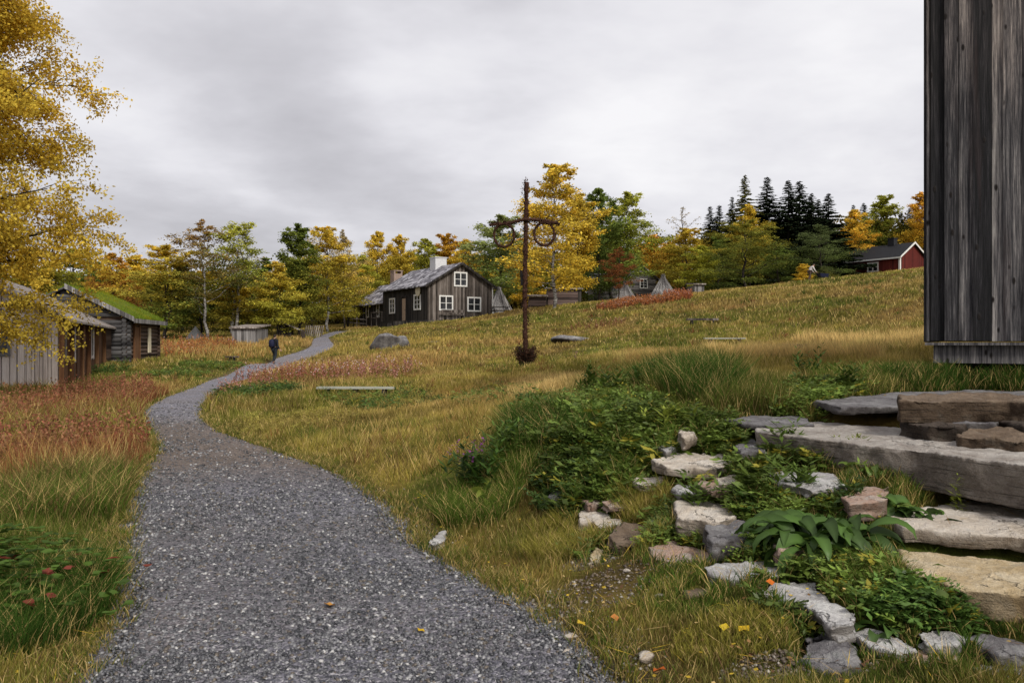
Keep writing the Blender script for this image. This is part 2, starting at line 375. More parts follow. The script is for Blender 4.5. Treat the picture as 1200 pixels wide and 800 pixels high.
def m_bark(name, a, b, sc=(1, 1, 4)):
    t = NT(name); n = t.noise(t.coords((3, 3, 14)), 1.5, 4, .7); n2 = t.noise(t.coords((1, 1, .6)), 2.0, 3)
    col = t.ramp(n, [(.45, a), (.62, b)])
    col = t.mix(t.ramp(n2, [(.5, (0, 0, 0)), (.7, (.6, .6, .6))]), col, a)
    return t.bsdf(col, .85, n, .01)
def m_near_wood():
    t = NT('weathered_barn_wood'); a = t.n('ShaderNodeAttribute', {'attribute_name': 'Col'}); s = t.n('ShaderNodeSeparateColor', Color=a.outputs['Color'])
    tc = t.n('ShaderNodeTexCoord'); p = t.n('ShaderNodeSeparateXYZ', Vector=tc.outputs['Object'])
    q = t.math('ADD', p.outputs[0], p.outputs[1]); off = t.math('MULTIPLY', s.outputs[0], 57.0)
    cv = t.n('ShaderNodeCombineXYZ', X=t.math('MULTIPLY', q, 30.0), Y=off, Z=t.math('MULTIPLY', p.outputs[2], 1.0)).outputs[0]
    fine = t.noise(cv, 1.6, 8, .80)
    cw = t.n('ShaderNodeCombineXYZ', X=t.math('MULTIPLY', q, 9.0), Y=off, Z=t.math('MULTIPLY', p.outputs[2], .55)).outputs[0]
    broad = t.noise(cw, 1.2, 5, .6)
    kn = t.n('ShaderNodeCombineXYZ', X=t.math('MULTIPLY', q, 8.0), Y=off, Z=t.math('MULTIPLY', p.outputs[2], 3.4)).outputs[0]
    vk = t.n('ShaderNodeTexVoronoi', Vector=kn, Scale=1.0)
    knot = t.ramp(vk.outputs['Distance'], [(.09, (1, 1, 1)), (.17, (0, 0, 0))])
    f = t.math('ADD', t.math('MULTIPLY', fine, .72), t.math('ADD', t.math('MULTIPLY', broad, .25), t.math('MULTIPLY', t.math('SUBTRACT', s.outputs[1], .3), .26)))
    col = t.ramp(f, [(.38, (.006, .006, .007)), (.48, (.022, .021, .024)), (.55, (.06, .057, .061)), (.62, (.15, .14, .14)), (.74, (.42, .39, .37))])
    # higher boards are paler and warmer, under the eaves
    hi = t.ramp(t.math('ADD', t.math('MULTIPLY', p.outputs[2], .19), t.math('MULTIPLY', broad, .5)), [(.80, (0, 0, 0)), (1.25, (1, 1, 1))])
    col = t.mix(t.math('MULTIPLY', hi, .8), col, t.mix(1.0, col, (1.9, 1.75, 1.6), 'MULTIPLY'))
    red = t.ramp(t.noise(cw, .5, 3, .5), [(.60, (0, 0, 0)), (.72, (.35, .35, .35))])
    col = t.mix(red, col, (.06, .028, .022))
    col = t.mix(knot, col, (.012, .009, .008))
    hgt = t.math('ADD', fine, t.math('MULTIPLY', knot, .6))
    return t.bsdf(col, .8, hgt, .012, .25)
def m_roof_slate(name, a, b, c_, bw=.35):
    t = NT(name); co = t.coords(); br = t.n('ShaderNodeTexVoronoi', Vector=t.coords((1.6, 1.6, 3.0)), Scale=1.4)
    s = t.n('ShaderNodeSeparateColor', Color=br.outputs['Color']).outputs[0]; n = t.noise(co, 3.5, 6, .7)
    f = t.math('ADD', t.math('MULTIPLY', s, .55), t.math('MULTIPLY', n, .5))
    return t.bsdf(t.ramp(f, [(.25, a), (.5, b), (.78, c_)]), .7, f, .03)
def m_glass():
    t = NT('window_glass'); n = t.noise(t.coords(), 3, 2)
    p = t.n('ShaderNodeBsdfPrincipled'); t.set(p, 'Base Color', t.ramp(n, [(.4, (.012, .013, .015)), (.7, (.04, .042, .045))])); t.set(p, 'Roughness', .12)
    t.n('ShaderNodeOutputMaterial', Surface=p); return t.m

M = dict(
 leaf=m_leaf(), needle=m_leaf('spruce_needles', .1), grass=m_vcol('grass_blades', .3), herb=m_vcol('herb_leaves', .3, .025), dry=m_vcol('dry_leaves', .15),
 soil=m_ground(), gravel=m_gravel(), stones=m_vcol('gravel_stones', 0.0, .06),
 barn=m_near_wood(),
 house=m_boards('tarred_boards', (.03,.024,.02), (.11,.09,.077), (.30,.26,.235), .17),
 house_dark=m_boards('dark_shaded_boards', (.012,.010,.010), (.03,.026,.023), (.07,.06,.053), .17),  # dark boards; on the house side this colour carries the painted shade
 pale=m_boards('pale_weathered_boards', (.32,.27,.245), (.56,.50,.47), (.76,.71,.68), .21),
 brown=m_boards('brown_sheltered_boards', (.035,.015,.008), (.115,.05,.022), (.24,.13,.06), .2),
 log=m_boards('grey_logs', (.02,.019,.02), (.058,.055,.056), (.15,.145,.145), .2, False, False),
 logbrown=m_boards('brown_logs', (.018,.011,.008), (.055,.034,.024), (.14,.095,.07), .2, False, False),
 logfar=m_boards('far_grey_logs', (.04,.037,.036), (.125,.115,.112), (.24,.22,.215), .24, False, True),
 logpurple=m_boards('reddish_logs', (.035,.024,.022), (.10,.068,.06), (.18,.13,.115), .2, False, True),
 red=m_boards('falu_red_boards', (.055,.008,.006), (.10,.014,.010), (.14,.025,.018), .2),
 poles=m_boards('silver_poles', (.07,.064,.062), (.20,.19,.185), (.36,.345,.335), .16),
 white=m_plain('white_paint', (.72,.71,.68), .5, .06), cream=m_plain('cream_paint', (.62,.55,.40), .6, .08), glass=m_glass(),
 door=m_plain('bare_pine_door', (.42,.30,.21), .7, .15), blackroof=m_plain('black_roofing', (.018,.018,.021), .75, .3, 8),
 slate=m_roof_slate('slate_roof', (.05,.047,.055), (.15,.14,.16), (.42,.41,.44)), plankroof=m_boards('plank_roof', (.12,.10,.09), (.27,.23,.20), (.45,.40,.36), .2),
 chim=m_plain('whitewashed_chimney', (.60,.60,.61), .8, .12), brick=m_plain('bare_masonry', (.30,.22,.18), .85, .25), iron=m_plain('dark_iron', (.02,.02,.02), .5, .1),
 birchbark=m_bark('birch_bark', (.06,.05,.045), (.50,.48,.45)), darkbark=m_bark('dark_bark', (.025,.02,.017), (.07,.055,.045)),
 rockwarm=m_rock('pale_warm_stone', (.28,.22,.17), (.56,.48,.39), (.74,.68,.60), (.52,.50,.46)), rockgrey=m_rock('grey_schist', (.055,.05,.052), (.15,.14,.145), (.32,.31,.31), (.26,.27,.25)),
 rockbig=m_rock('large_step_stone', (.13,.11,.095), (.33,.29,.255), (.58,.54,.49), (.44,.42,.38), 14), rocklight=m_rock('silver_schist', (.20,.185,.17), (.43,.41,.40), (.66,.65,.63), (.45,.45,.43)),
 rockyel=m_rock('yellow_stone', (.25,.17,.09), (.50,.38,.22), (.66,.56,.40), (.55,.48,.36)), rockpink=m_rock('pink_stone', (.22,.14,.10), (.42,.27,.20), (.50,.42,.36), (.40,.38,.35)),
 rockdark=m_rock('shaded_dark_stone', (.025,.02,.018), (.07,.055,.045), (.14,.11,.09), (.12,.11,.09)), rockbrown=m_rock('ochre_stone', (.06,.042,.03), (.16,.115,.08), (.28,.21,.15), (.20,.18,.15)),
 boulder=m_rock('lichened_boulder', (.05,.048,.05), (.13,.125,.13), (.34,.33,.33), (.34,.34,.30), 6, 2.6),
 plank=m_boards('pale_bench_plank', (.16,.17,.14), (.30,.31,.26), (.42,.42,.36), .1, False, False),
 garland=m_plain('withered_garland', (.055,.027,.019), .95, .5, 14, .1, .03), dirt=m_plain('bare_earth', (.10,.07,.045), .95, .35, 9, .1, .02),
 skin=m_plain('skin', (.45,.27,.19), .6, .05), hair=m_plain('dark_hair', (.02,.013,.009), .6, .3, 40), jacket=m_plain('black_jacket', (.012,.013,.018), .8, .3),
 jeans=m_plain('dark_trousers', (.02,.025,.03), .85, .2), pack=m_plain('navy_rucksack', (.012,.014,.04), .7, .2), shoe=m_plain('black_shoes', (.01,.01,.01), .5, .1),
 shirt=m_plain('light_shirt', (.50,.47,.45), .8, .1), brownt=m_plain('brown_trousers', (.07,.045,.035), .85, .2), navy=m_plain('navy_tub', (.02,.025,.06), .5, .2),
 tarp=m_plain('grey_canvas', (.13,.13,.135), .85, .2), dark=m_plain('dark_interior', (.01,.009,.008), .9, .2),
)

# ------------------------------------------------------------------ sky and light
def make_world():
    t = NT('World', True); SUN_EL, SUN_RO = math.radians(38), math.radians(150)
    sky = t.n('ShaderNodeTexSky', {'sky_type': 'NISHITA', 'sun_disc': False, 'sun_elevation': SUN_EL, 'sun_rotation': SUN_RO})
    b1 = t.n('ShaderNodeBackground', Color=sky, Strength=.08)
    g = t.n('ShaderNodeTexCoord').outputs['Generated']; s = t.n('ShaderNodeSeparateXYZ', Vector=g)
    zz = t.math('ADD', t.math('MAXIMUM', s.outputs[2], 0.0), .16)
    cv = t.n('ShaderNodeCombineXYZ', X=t.math('DIVIDE', s.outputs[0], zz), Y=t.math('DIVIDE', s.outputs[1], zz), Z=.37).outputs[0]
    w = t.n('ShaderNodeTexNoise', Vector=cv, Scale=.55, Detail=6, Roughness=.52, Distortion=.25).outputs[0]
    w2 = t.n('ShaderNodeTexNoise', Vector=cv, Scale=1.9, Detail=5, Roughness=.55).outputs[0]
    def lobe(u, v, wid, amp):
        d = Vector(((u-600)/FPX, 1, (400-v)/FPX)).normalized()
        dt = t.n('ShaderNodeVectorMath', {'operation': 'DISTANCE'}, _0=g, _1=tuple(d)).outputs['Value']
        return t.math('MULTIPLY', t.math('SUBTRACT', 1.0, t.n('ShaderNodeMapRange', {'interpolation_type': 'SMOOTHERSTEP'}, Value=dt, _1=0.0, _2=wid).outputs[0]), amp)
    f = t.math('ADD', t.math('ADD', t.math('MULTIPLY', w, 1.5), t.math('MULTIPLY', w2, .55)), -.61)
    for a in ((480,95,.17,.12),(860,200,.30,.10),(760,160,.2,.04),(150,70,.25,.08),(270,210,.34,-.16),(500,190,.24,-.10),(980,230,.2,.08),(960,40,.3,-.06),(1000,110,.2,-.03),(150,270,.15,.03)):
        f = t.math('ADD', f, lobe(*a))
    c = t.ramp(f, [(.14, (.55,.54,.575)), (.30, (.66,.65,.69)), (.46, (.82,.81,.85)), (.66, (.97,.96,.98))])
    b2 = t.n('ShaderNodeBackground', Color=c, Strength=1.0)
    mx = t.n('ShaderNodeMixShader', _0=.95, _1=b1, _2=b2); t.n('ShaderNodeOutputWorld', Surface=mx)
    L = bpy.data.lights.new('sun', 'SUN'); L.energy = 2.9; L.angle = math.radians(14); L.color = (1, .95, .86)
    o = bpy.data.objects.new('sun', L); link(o)
    az = SUN_RO; d = Vector((math.sin(az)*math.cos(SUN_EL), math.cos(az)*math.cos(SUN_EL), math.sin(SUN_EL)))
    o.rotation_euler = d.to_track_quat('Z', 'Y').to_euler(); o.location = (10, -20, 40)
make_world()
cam = bpy.data.cameras.new('camera'); cam.lens = 28.8; cam.sensor_width = 36; cam.clip_start = .05; cam.clip_end = 3000
co = bpy.data.objects.new('camera', cam); co.location = (0, 0, CAMZ); co.rotation_euler = (math.radians(90), 0, 0); link(co); scene.camera = co
scene.view_settings.view_transform = 'Standard'; scene.view_settings.look = 'None'; scene.view_settings.exposure = 0
scene.render.engine = 'CYCLES'; scene.cycles.max_bounces = 5; scene.cycles.transparent_max_bounces = 8
scene.cycles.use_denoising = True

# ------------------------------------------------------------------ ground and path
def make_ground():
    def ax(n, k, a): t = np.linspace(-1, 1, n); return a*np.sinh(k*t)/math.sinh(k)
    xs = ax(640, 6.4, 600); ys = ax(680, 6.4, 600) + 3
    X, Y = np.meshgrid(xs, ys); sd = path_sd(X, Y); Z = ground(X, Y, sd)
    n, m = X.shape; I = np.arange(n*m).reshape(n, m)
    F = np.stack([I[:-1, :-1], I[:-1, 1:], I[1:, 1:], I[1:, :-1]], -1).reshape(-1, 4)
    c, h = zcol(X.ravel(), Y.ravel()); c = c*.55
    e = (1-sstep(.0, .35, sd.ravel()))[:, None]; c = c*(1-e) + np.array((.10,.08,.055))*e
    o = mesh_obj('ground', np_mesh('ground', np.stack([X, Y, Z], -1).reshape(-1, 3), F, c, True), M['soil']); tag(o, kind='structure')
def make_path():
    m = 900; A = _smooth(_resamp(PL, m), 4); B = _smooth(_resamp(PR, m), 4); k = 41
    t = np.linspace(-.02, 1.02, k)[None, :, None]
    P = A[:, None, :]*(1-t) + B[:, None, :]*t
    n = fbm(P[..., 0]/.5, P[..., 1]/.5, 77)[..., None]
    side = (t-.5)*2
    P = P + (B-A)[:, None, :]*np.sign(side)*(abs(side) > .9)*(n-.5)*.05
    X = P[..., 0]; Y = P[..., 1]
    prof = 1-sstep(.86, 1.0, np.abs(side[..., 0]*np.ones((m, 1))))
    Z = base_h(X, Y) + .004 + .02*prof + .008*(fbm(X/.25, Y/.25, 13)-.5) + .012*(fbm(X/.9, Y/.9, 14)-.5)
    I = np.arange(m*k).reshape(m, k); F = np.stack([I[:-1, :-1], I[:-1, 1:], I[1:, 1:], I[1:, :-1]], -1).reshape(-1, 4)
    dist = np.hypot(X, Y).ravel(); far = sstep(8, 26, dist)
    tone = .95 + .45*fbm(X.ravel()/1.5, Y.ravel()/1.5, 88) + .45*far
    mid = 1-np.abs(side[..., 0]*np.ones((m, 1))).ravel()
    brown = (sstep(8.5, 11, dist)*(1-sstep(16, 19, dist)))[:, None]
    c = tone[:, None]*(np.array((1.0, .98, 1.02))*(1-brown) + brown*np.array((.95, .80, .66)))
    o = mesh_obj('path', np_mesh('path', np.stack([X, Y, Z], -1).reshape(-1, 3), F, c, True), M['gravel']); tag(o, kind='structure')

GPAL = np.array([(.030,.031,.036),(.060,.061,.068),(.105,.105,.113),(.165,.164,.172),(.26,.257,.262),(.44,.43,.42),(.12,.10,.08)])
def make_gravel_stones():
    N = 270000
    r = 2.2 + (21-2.2)*RS.rand(N)**1.9; tt = RS.uniform(-.72, .25, N)
    y = r; x = tt*r
    sd = path_sd(x, y); k = (sd < .0 + .14*(RS.rand(N)**5)) & (RS.rand(N) < 1-.72*sstep(8.5, 10, r)*(1-sstep(14, 16, r))*sstep(.30, .50, fbm(x/1.2, y/2.5, 66)+.08)) & (RS.rand(N) < 1-sstep(9, 21, r)*.9) & (RS.rand(N) < .45+.9*fbm(x/.8, y/.8, 14)+.25*sstep(5, 3, r)); x, y, r, sd = x[k], y[k], r[k], sd[k]; N = len(x)
    z = base_h(x, y) + .020*sstep(0, .1, -sd)
    s = (.0045+.010*RS.rand(N)**2.2)*(1+r/13)
    # squashed irregular octahedra
    base = np.array([(1,0,0),(0,1,0),(-1,0,0),(0,-1,0),(0,0,1),(0,0,-1),(.6,.6,.55),(-.6,-.6,.55)])
    V = base[None]*(1+.45*(RS.rand(N, 8, 3)-.5)); V[..., 2] *= .62
    a = RS.rand(N)*6.283; ca, sa = np.cos(a)[:, None], np.sin(a)[:, None]
    tl = (RS.rand(N, 1)-.5)*1.2
    X = V[..., 0]; Z = V[..., 2]; V2 = np.stack([X*np.cos(tl)-Z*np.sin(tl), V[..., 1]*(.6+.4*RS.rand(N, 1)), X*np.sin(tl)+Z*np.cos(tl)], -1)
    Xr = V2[..., 0]*ca - V2[..., 1]*sa; Yr = V2[..., 0]*sa + V2[..., 1]*ca
    W = np.stack([Xr, Yr, V2[..., 2]], -1)*s[:, None, None] + np.stack([x, y, z + s*.25], -1)[:, None, :]
    f = np.array([(0,1,6),(0,6,4),(1,4,6),(1,2,4),(2,7,4),(2,3,7),(3,4,7),(3,0,4),(0,3,5),(1,0,5),(2,1,5),(3,2,5)])
    F = (f[None] + (np.arange(N)*8)[:, None, None]).reshape(-1, 3)
    pi = RS.choice(7, N, p=[.17,.25,.23,.15,.09,.03,.08]); c = GPAL[pi]*(.8+.4*RS.rand(N, 1))
    C = np.repeat(c, 8, 0)
    o = mesh_obj('gravel', np_mesh('gravel', W.reshape(-1, 3), F, C), M['stones'])
    tag(o, 'crushed grey and blue-black gravel covering the footpath', 'gravel', kind='stuff')

# footprints where no grass grows (filled in by stones and houses)
HOLES = []
def kites(Cn, N_, T_, L, Wd, col, fold=0.0):
    """leaf kites: centre base Cn, tangent T_, side N_; returns verts, faces(tri), colours"""
    n = len(Cn); L = L[:, None]; Wd = Wd[:, None]
    a = Cn; b = Cn + T_*L*.45 + N_*Wd*.5; c = Cn + T_*L; d = Cn + T_*L*.45 - N_*Wd*.5
    V = np.stack([a, b, c, d], 1).reshape(-1, 3)
    I = np.arange(n)[:, None]*4; F = np.concatenate([I+np.array([0,1,2]), I+np.array([0,2,3])], 0)
    return V, F, np.repeat(col, 4, 0)
def rdir(n, zb=0.0, rs=RS):
    v = rs.normal(size=(n, 3)); v[:, 2] += zb; return v/np.linalg.norm(v, axis=1, keepdims=True)
def perp(T, rs=RS):
    v = np.cross(T, rdir(len(T), 0, rs)); return v/(np.linalg.norm(v, axis=1, keepdims=True)+1e-9)

# ------------------------------------------------------------------ stones of the bank
def place_px(u, v, z):
    Y = (CAMZ-z)*FPX/(v-400); return ((u-600)/FPX*Y, Y)
def tex(name, size, typ='CLOUDS'):
    t = bpy.data.textures.new(name, typ); t.noise_scale = size
    if typ == 'CLOUDS': t.noise_depth = 4
    return t
TX_A = tex('stone_shape', .32); TX_B = tex('stone_chips', .06); TX_C = tex('stone_grain', .16, 'VORONOI')
def slab(label, outline, z, thick, mat, name='stone_slab', cat='stone slab', vox=.014, rough=1.0, tilt=0.0, hole=True, group=None, bot=1.0):
    """a flat stone: corner points surveyed on its upper face at height z, extruded downward"""
    if name == 'stone':
        gx, gy = G(sum(p[0] for p in outline)/len(outline), sum(p[1] for p in outline)/len(outline)+2)
        z = min(z, float(base_h(np.array([gx]), np.array([gy]))[0])+.045)
    P = [place_px(u, v, z) for u, v in outline]
    cx = sum(p[0] for p in P)/len(P); cy = sum(p[1] for p in P)/len(P)
    rs = random.Random(int(abs(cx*1000)+abs(cy*777)))
    R = []
    for i, p in enumerate(P):
        q = P[(i+1) % len(P)]; L = math.hypot(q[0]-p[0], q[1]-p[1]); k = max(1, int(L/.12))
        for j in range(k):
            t = j/k; jx = 0 if j == 0 else rs.uniform(-.018, .018); jy = 0 if j == 0 else rs.uniform(-.018, .018)
            R.append((p[0]+(q[0]-p[0])*t+jx-cx, p[1]+(q[1]-p[1])*t+jy-cy))
    if sum(R[i][0]*R[(i+1) % len(R)][1]-R[(i+1) % len(R)][0]*R[i][1] for i in range(len(R))) < 0: R.reverse()
    b = MB(); n = len(R)
    off = [(rs.uniform(-.03, .03), rs.uniform(-.03, .03)) for _ in R]
    off = [((off[i-1][0]+off[i][0])/2, (off[i-1][1]+off[i][1])/2) for i in range(n)]
    top = [(x, y, tilt*y) for x, y in R]; mid = [(x*1.0+off[i][0], y+off[i][1], tilt*y-thick*.5) for i, (x, y) in enumerate(R)]
    low = [(x*bot+off[i][1], y*bot+off[i][0], tilt*y-thick) for i, (x, y) in enumerate(R)]
    fs = [tuple(range(n)), tuple(range(2*n, 3*n))[::-1]]
    for k in (0, 1):
        fs += [(k*n+i, (k+1)*n+i, (k+1)*n+(i+1) % n, k*n+(i+1) % n) for i in range(n)]
    b.add(top+mid+low, fs)
    o = b.build(name, mat, smooth=False); o.location = (cx, cy, z)
    md = o.modifiers.new('remesh', 'REMESH'); md.mode = 'VOXEL'; md.voxel_size = vox; md.use_smooth_shade = True
    for tx, st in ((TX_A, .045*rough), (TX_C, .035*rough), (TX_B, .022*rough)):
        d = o.modifiers.new('displace', 'DISPLACE'); d.texture = tx; d.strength = st; d.mid_level = .5; d.texture_coords = 'GLOBAL'
    tag(o, label, cat, group)
    Q = np.array([(x+cx, y+cy) for x, y in R])
    if hole: HOLES.append(Q)
    LIMS.append((Q, z-thick*(.45 if name == 'stone' else .7), (Q[:, 0].min()-.4, Q[:, 0].max()+.4, Q[:, 1].min()-.4, Q[:, 1].max()+.4)))
    return o
def boulder(label, x, y, z, sx, sy, sz, mat, rz=0, seed=1, name='stone', cat='stone', flat=.0, group=None, hole=True, sub=4, amp=.35):
    bm = bmesh.new(); bmesh.ops.create_icosphere(bm, subdivisions=sub, radius=1)
    off = Vector((seed*3.1, seed*1.7, seed*.9))
    planes = []; rr = random.Random(seed)
    for _ in range(9):
        d = Vector((rr.gauss(0, 1), rr.gauss(0, 1), rr.gauss(0, .8))).normalized(); planes.append((d, rr.uniform(.55, .85)))
    for v in bm.verts:
        p = v.co.copy()
        for d, h in planes:
            e = p.dot(d)
            if e > h: p -= d*(e-h)*.85
        p *= 1 + amp*.4*mnoise.noise(p*1.1+off) + amp*.16*mnoise.noise(p*3.5+off) + amp*.07*mnoise.noise(p*9+off)
        if flat and p.z > flat: p.z = flat + (p.z-flat)*.15
        v.co = Vector((p.x*sx, p.y*sy, p.z*sz))
    me = bpy.data.meshes.new(name); bm.to_mesh(me); bm.free()
    me.polygons.foreach_set('use_smooth', [True]*len(me.polygons))
    o = mesh_obj(name, me, mat); o.location = (x, y, z); o.rotation_euler = (0, 0, rz); tag(o, label, cat, group)
    if hole:
        HOLES.append(np.array([(x+math.cos(a)*sx*.85, y+math.sin(a)*sy*.85) for a in np.linspace(0, 6.28, 12)[:-1]]))
    return o
S = slab
# the steps up to the barn
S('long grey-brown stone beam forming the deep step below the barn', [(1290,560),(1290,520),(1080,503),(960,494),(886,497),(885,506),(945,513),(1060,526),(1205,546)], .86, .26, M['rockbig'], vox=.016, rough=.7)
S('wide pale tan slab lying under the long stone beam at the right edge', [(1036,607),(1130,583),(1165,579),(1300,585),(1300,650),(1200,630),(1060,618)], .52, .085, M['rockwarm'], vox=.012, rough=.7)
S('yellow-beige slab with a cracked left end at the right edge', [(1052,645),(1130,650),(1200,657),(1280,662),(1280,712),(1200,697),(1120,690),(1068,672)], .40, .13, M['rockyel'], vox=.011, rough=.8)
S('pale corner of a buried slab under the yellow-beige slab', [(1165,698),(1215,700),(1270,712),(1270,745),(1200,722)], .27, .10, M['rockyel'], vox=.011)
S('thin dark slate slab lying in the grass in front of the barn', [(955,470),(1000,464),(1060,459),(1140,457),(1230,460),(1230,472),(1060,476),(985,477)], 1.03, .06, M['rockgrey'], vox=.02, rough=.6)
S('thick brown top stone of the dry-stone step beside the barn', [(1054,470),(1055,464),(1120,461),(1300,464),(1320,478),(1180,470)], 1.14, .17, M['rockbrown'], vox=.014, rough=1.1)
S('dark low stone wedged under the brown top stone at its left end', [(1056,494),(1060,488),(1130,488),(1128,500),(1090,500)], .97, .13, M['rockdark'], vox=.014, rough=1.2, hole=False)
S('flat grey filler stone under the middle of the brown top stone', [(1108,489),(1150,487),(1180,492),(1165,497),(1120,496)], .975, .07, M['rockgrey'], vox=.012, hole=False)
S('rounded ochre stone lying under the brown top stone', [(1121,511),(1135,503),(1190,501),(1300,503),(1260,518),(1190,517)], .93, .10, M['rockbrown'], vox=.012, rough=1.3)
S('thin dark stone wedged under the right end of the brown top stone', [(1170,492),(1230,489),(1300,492),(1290,500),(1200,498)], .99, .06, M['rockdark'], vox=.014, hole=False)
S('thin layered slate flag at the far left end of the stone beam', [(846,492),(880,487),(940,488),(955,497),(900,499)], .88, .05, M['rockgrey'], vox=.014, rough=.6)
S('blue-grey slab half hidden by dock leaves below the stone beam', [(893,552),(930,550),(975,556),(990,571),(950,574),(915,566)], .63, .06, M['rocklight'], vox=.012)
S('pinkish stone with rusty bands among the dock leaves', [(985,582),(1010,571),(1045,569),(1040,585),(1020,590),(995,592)], .62, .09, M['rockpink'], vox=.011)
# the rubble left of the steps
def R(label, outline, z, t, m, **k): return S(label, outline, z, t, M[m], name='stone', cat='stone', **k)
R('long pale stone with sloping top in the green bank, upper row', [(765,538),(800,531),(845,532),(862,545),(830,550),(780,547)], .66, .08, 'rockwarm', vox=.014)
R('small pale upright stone on the left of the slate flag', [(795,505),(805,497),(818,498),(814,508),(800,514)], .82, .10, 'rockwarm', vox=.014)
R('small blue-white stone in the leaves above the long pale stone', [(768,522),(785,519),(795,524),(780,530)], .73, .06, 'rocklight', vox=.014, hole=False)
R('small dark stone peering from the leaves high on the bank', [(690,506),(705,500),(712,505),(700,512)], .70, .08, 'rockgrey', vox=.014, hole=False)
R('chunky cream stone with pink face in the middle of the bank', [(792,590),(800,586),(850,592),(866,603),(838,612),(795,606)], .47, .14, 'rockwarm', vox=.012, rough=1.3)
R('dark purplish rounded stone right of the cream stone', [(826,618),(845,607),(895,609),(903,622),(870,632),(835,636)], .43, .13, 'rockgrey', vox=.012, rough=1.4)
R('bright cream stone at the left end of the rubble row', [(677,600),(690,593),(712,596),(716,606),(690,612),(678,611)], .27, .08, 'rockwarm', vox=.012)
R('flat whitish stone just right of the bright cream stone', [(695,612),(712,606),(729,606),(727,616),(702,618)], .26, .06, 'rockwarm', vox=.012)
R('brown veined stone tilted in the grass in the middle of the rubble row', [(713,626),(733,612),(765,616),(768,628),(742,640),(722,640)], .26, .12, 'rockbrown', vox=.012, rough=1.2)
R('long grey-brown stone sinking into the grass, lower row', [(760,640),(790,633),(840,652),(838,662),(800,660),(765,654)], .27, .08, 'rockpink', vox=.012)
R('flat silvery-brown stone above the light schist slab', [(825,664),(850,658),(900,659),(926,664),(915,676),(860,680),(832,674)], .30, .06, 'rocklight', vox=.012)
R('large silver schist slab curving across the lower bank', [(883,692),(915,681),(955,682),(975,706),(1004,718),(1000,732),(975,735),(952,714),(905,700)], .29, .07, 'rocklight', vox=.011)
R('grey schist slab with torn edge below the silver slab', [(998,736),(1030,738),(1075,757),(1062,766),(1035,764),(1005,748)], .23, .05, 'rocklight', vox=.011)
R('dark broken rock standing in the soil under the silver slab', [(945,745),(965,738),(1000,760),(1010,778),(975,790),(942,775)], .20, .12, 'rockgrey', vox=.012, rough=1.6)
R('brown half-buried stone in the grass at the lower right', [(1050,768),(1085,757),(1125,762),(1120,777),(1080,782)], .20, .06, 'rockpink', vox=.012)
R('grey slab sunk in the grass at the bottom right corner', [(1118,785),(1160,780),(1300,800),(1300,840),(1180,815)], .17, .06, 'rockgrey', vox=.012)
R('small pointed yellow-brown stone beside the earth patch', [(690,652),(698,642),(708,645),(703,658),(694,660)], .16, .07, 'rockyel', vox=.010)
R('thin flat stone in the weeds between the long pale stone and the cream stone', [(815,566),(840,560),(872,566),(868,574),(830,576)], .56, .05, 'rockpink', vox=.012)
R('mossy grey slab end in the grass left of the stone beam end', [(862,520),(880,514),(900,520),(893,530),(868,530)], .76, .07, 'rockgrey', vox=.013)
R('small buried tan stone under the left end of the long pale stone', [(742,560),(760,554),(780,560),(770,568),(748,568)], .55, .06, 'rockwarm', vox=.012)
R('flat brown slab right below the dark purplish stone', [(905,634),(925,628),(952,634),(948,646),(915,646)], .42, .06, 'rockpink', vox=.012)
R('pale sliver of stone beside the torn grey schist slab', [(1075,742),(1100,738),(1135,747),(1120,757),(1085,754)], .245, .05, 'rocklight', vox=.011)
R('dull grey slab in the grass under the pale corner slab', [(1130,748),(1160,742),(1215,752),(1230,770),(1170,768)], .225, .06, 'rockgrey', vox=.011)
R('small brown stone in the turf between the lower slab row and the path', [(800,692),(815,687),(830,691),(824,699),(806,700)], .235, .05, 'rockbrown', vox=.012)
R('pale grey stone by the edge of the gravel path', [(501,635),(513,622),(523,622),(522,634),(508,639)], .045, .05, 'rocklight', vox=.010)
R('small grey ribbed stone left of the cream stones', [(642,580),(652,574),(664,577),(660,585),(648,587)], .27, .07, 'rockgrey', vox=.012)
R('small tan stone above the bright cream stone', [(682,586),(692,581),(706,583),(704,590),(690,593)], .31, .06, 'rockpink', vox=.012)
R('small grey-white stone among weeds near the chunky cream stone', [(790,572),(803,567),(816,569),(812,577),(797,578)], .50, .05, 'rocklight', vox=.012)
R('small pale stone above the dark purplish stone', [(840,560),(855,556),(870,559),(866,566),(848,567)], .58, .05, 'rockwarm', vox=.012)
R('long weathered stone right of the small tan stone in the shade', [(705,588),(720,584),(738,588),(730,594),(712,594)], .33, .05, 'rockpink', vox=.012, hole=False)
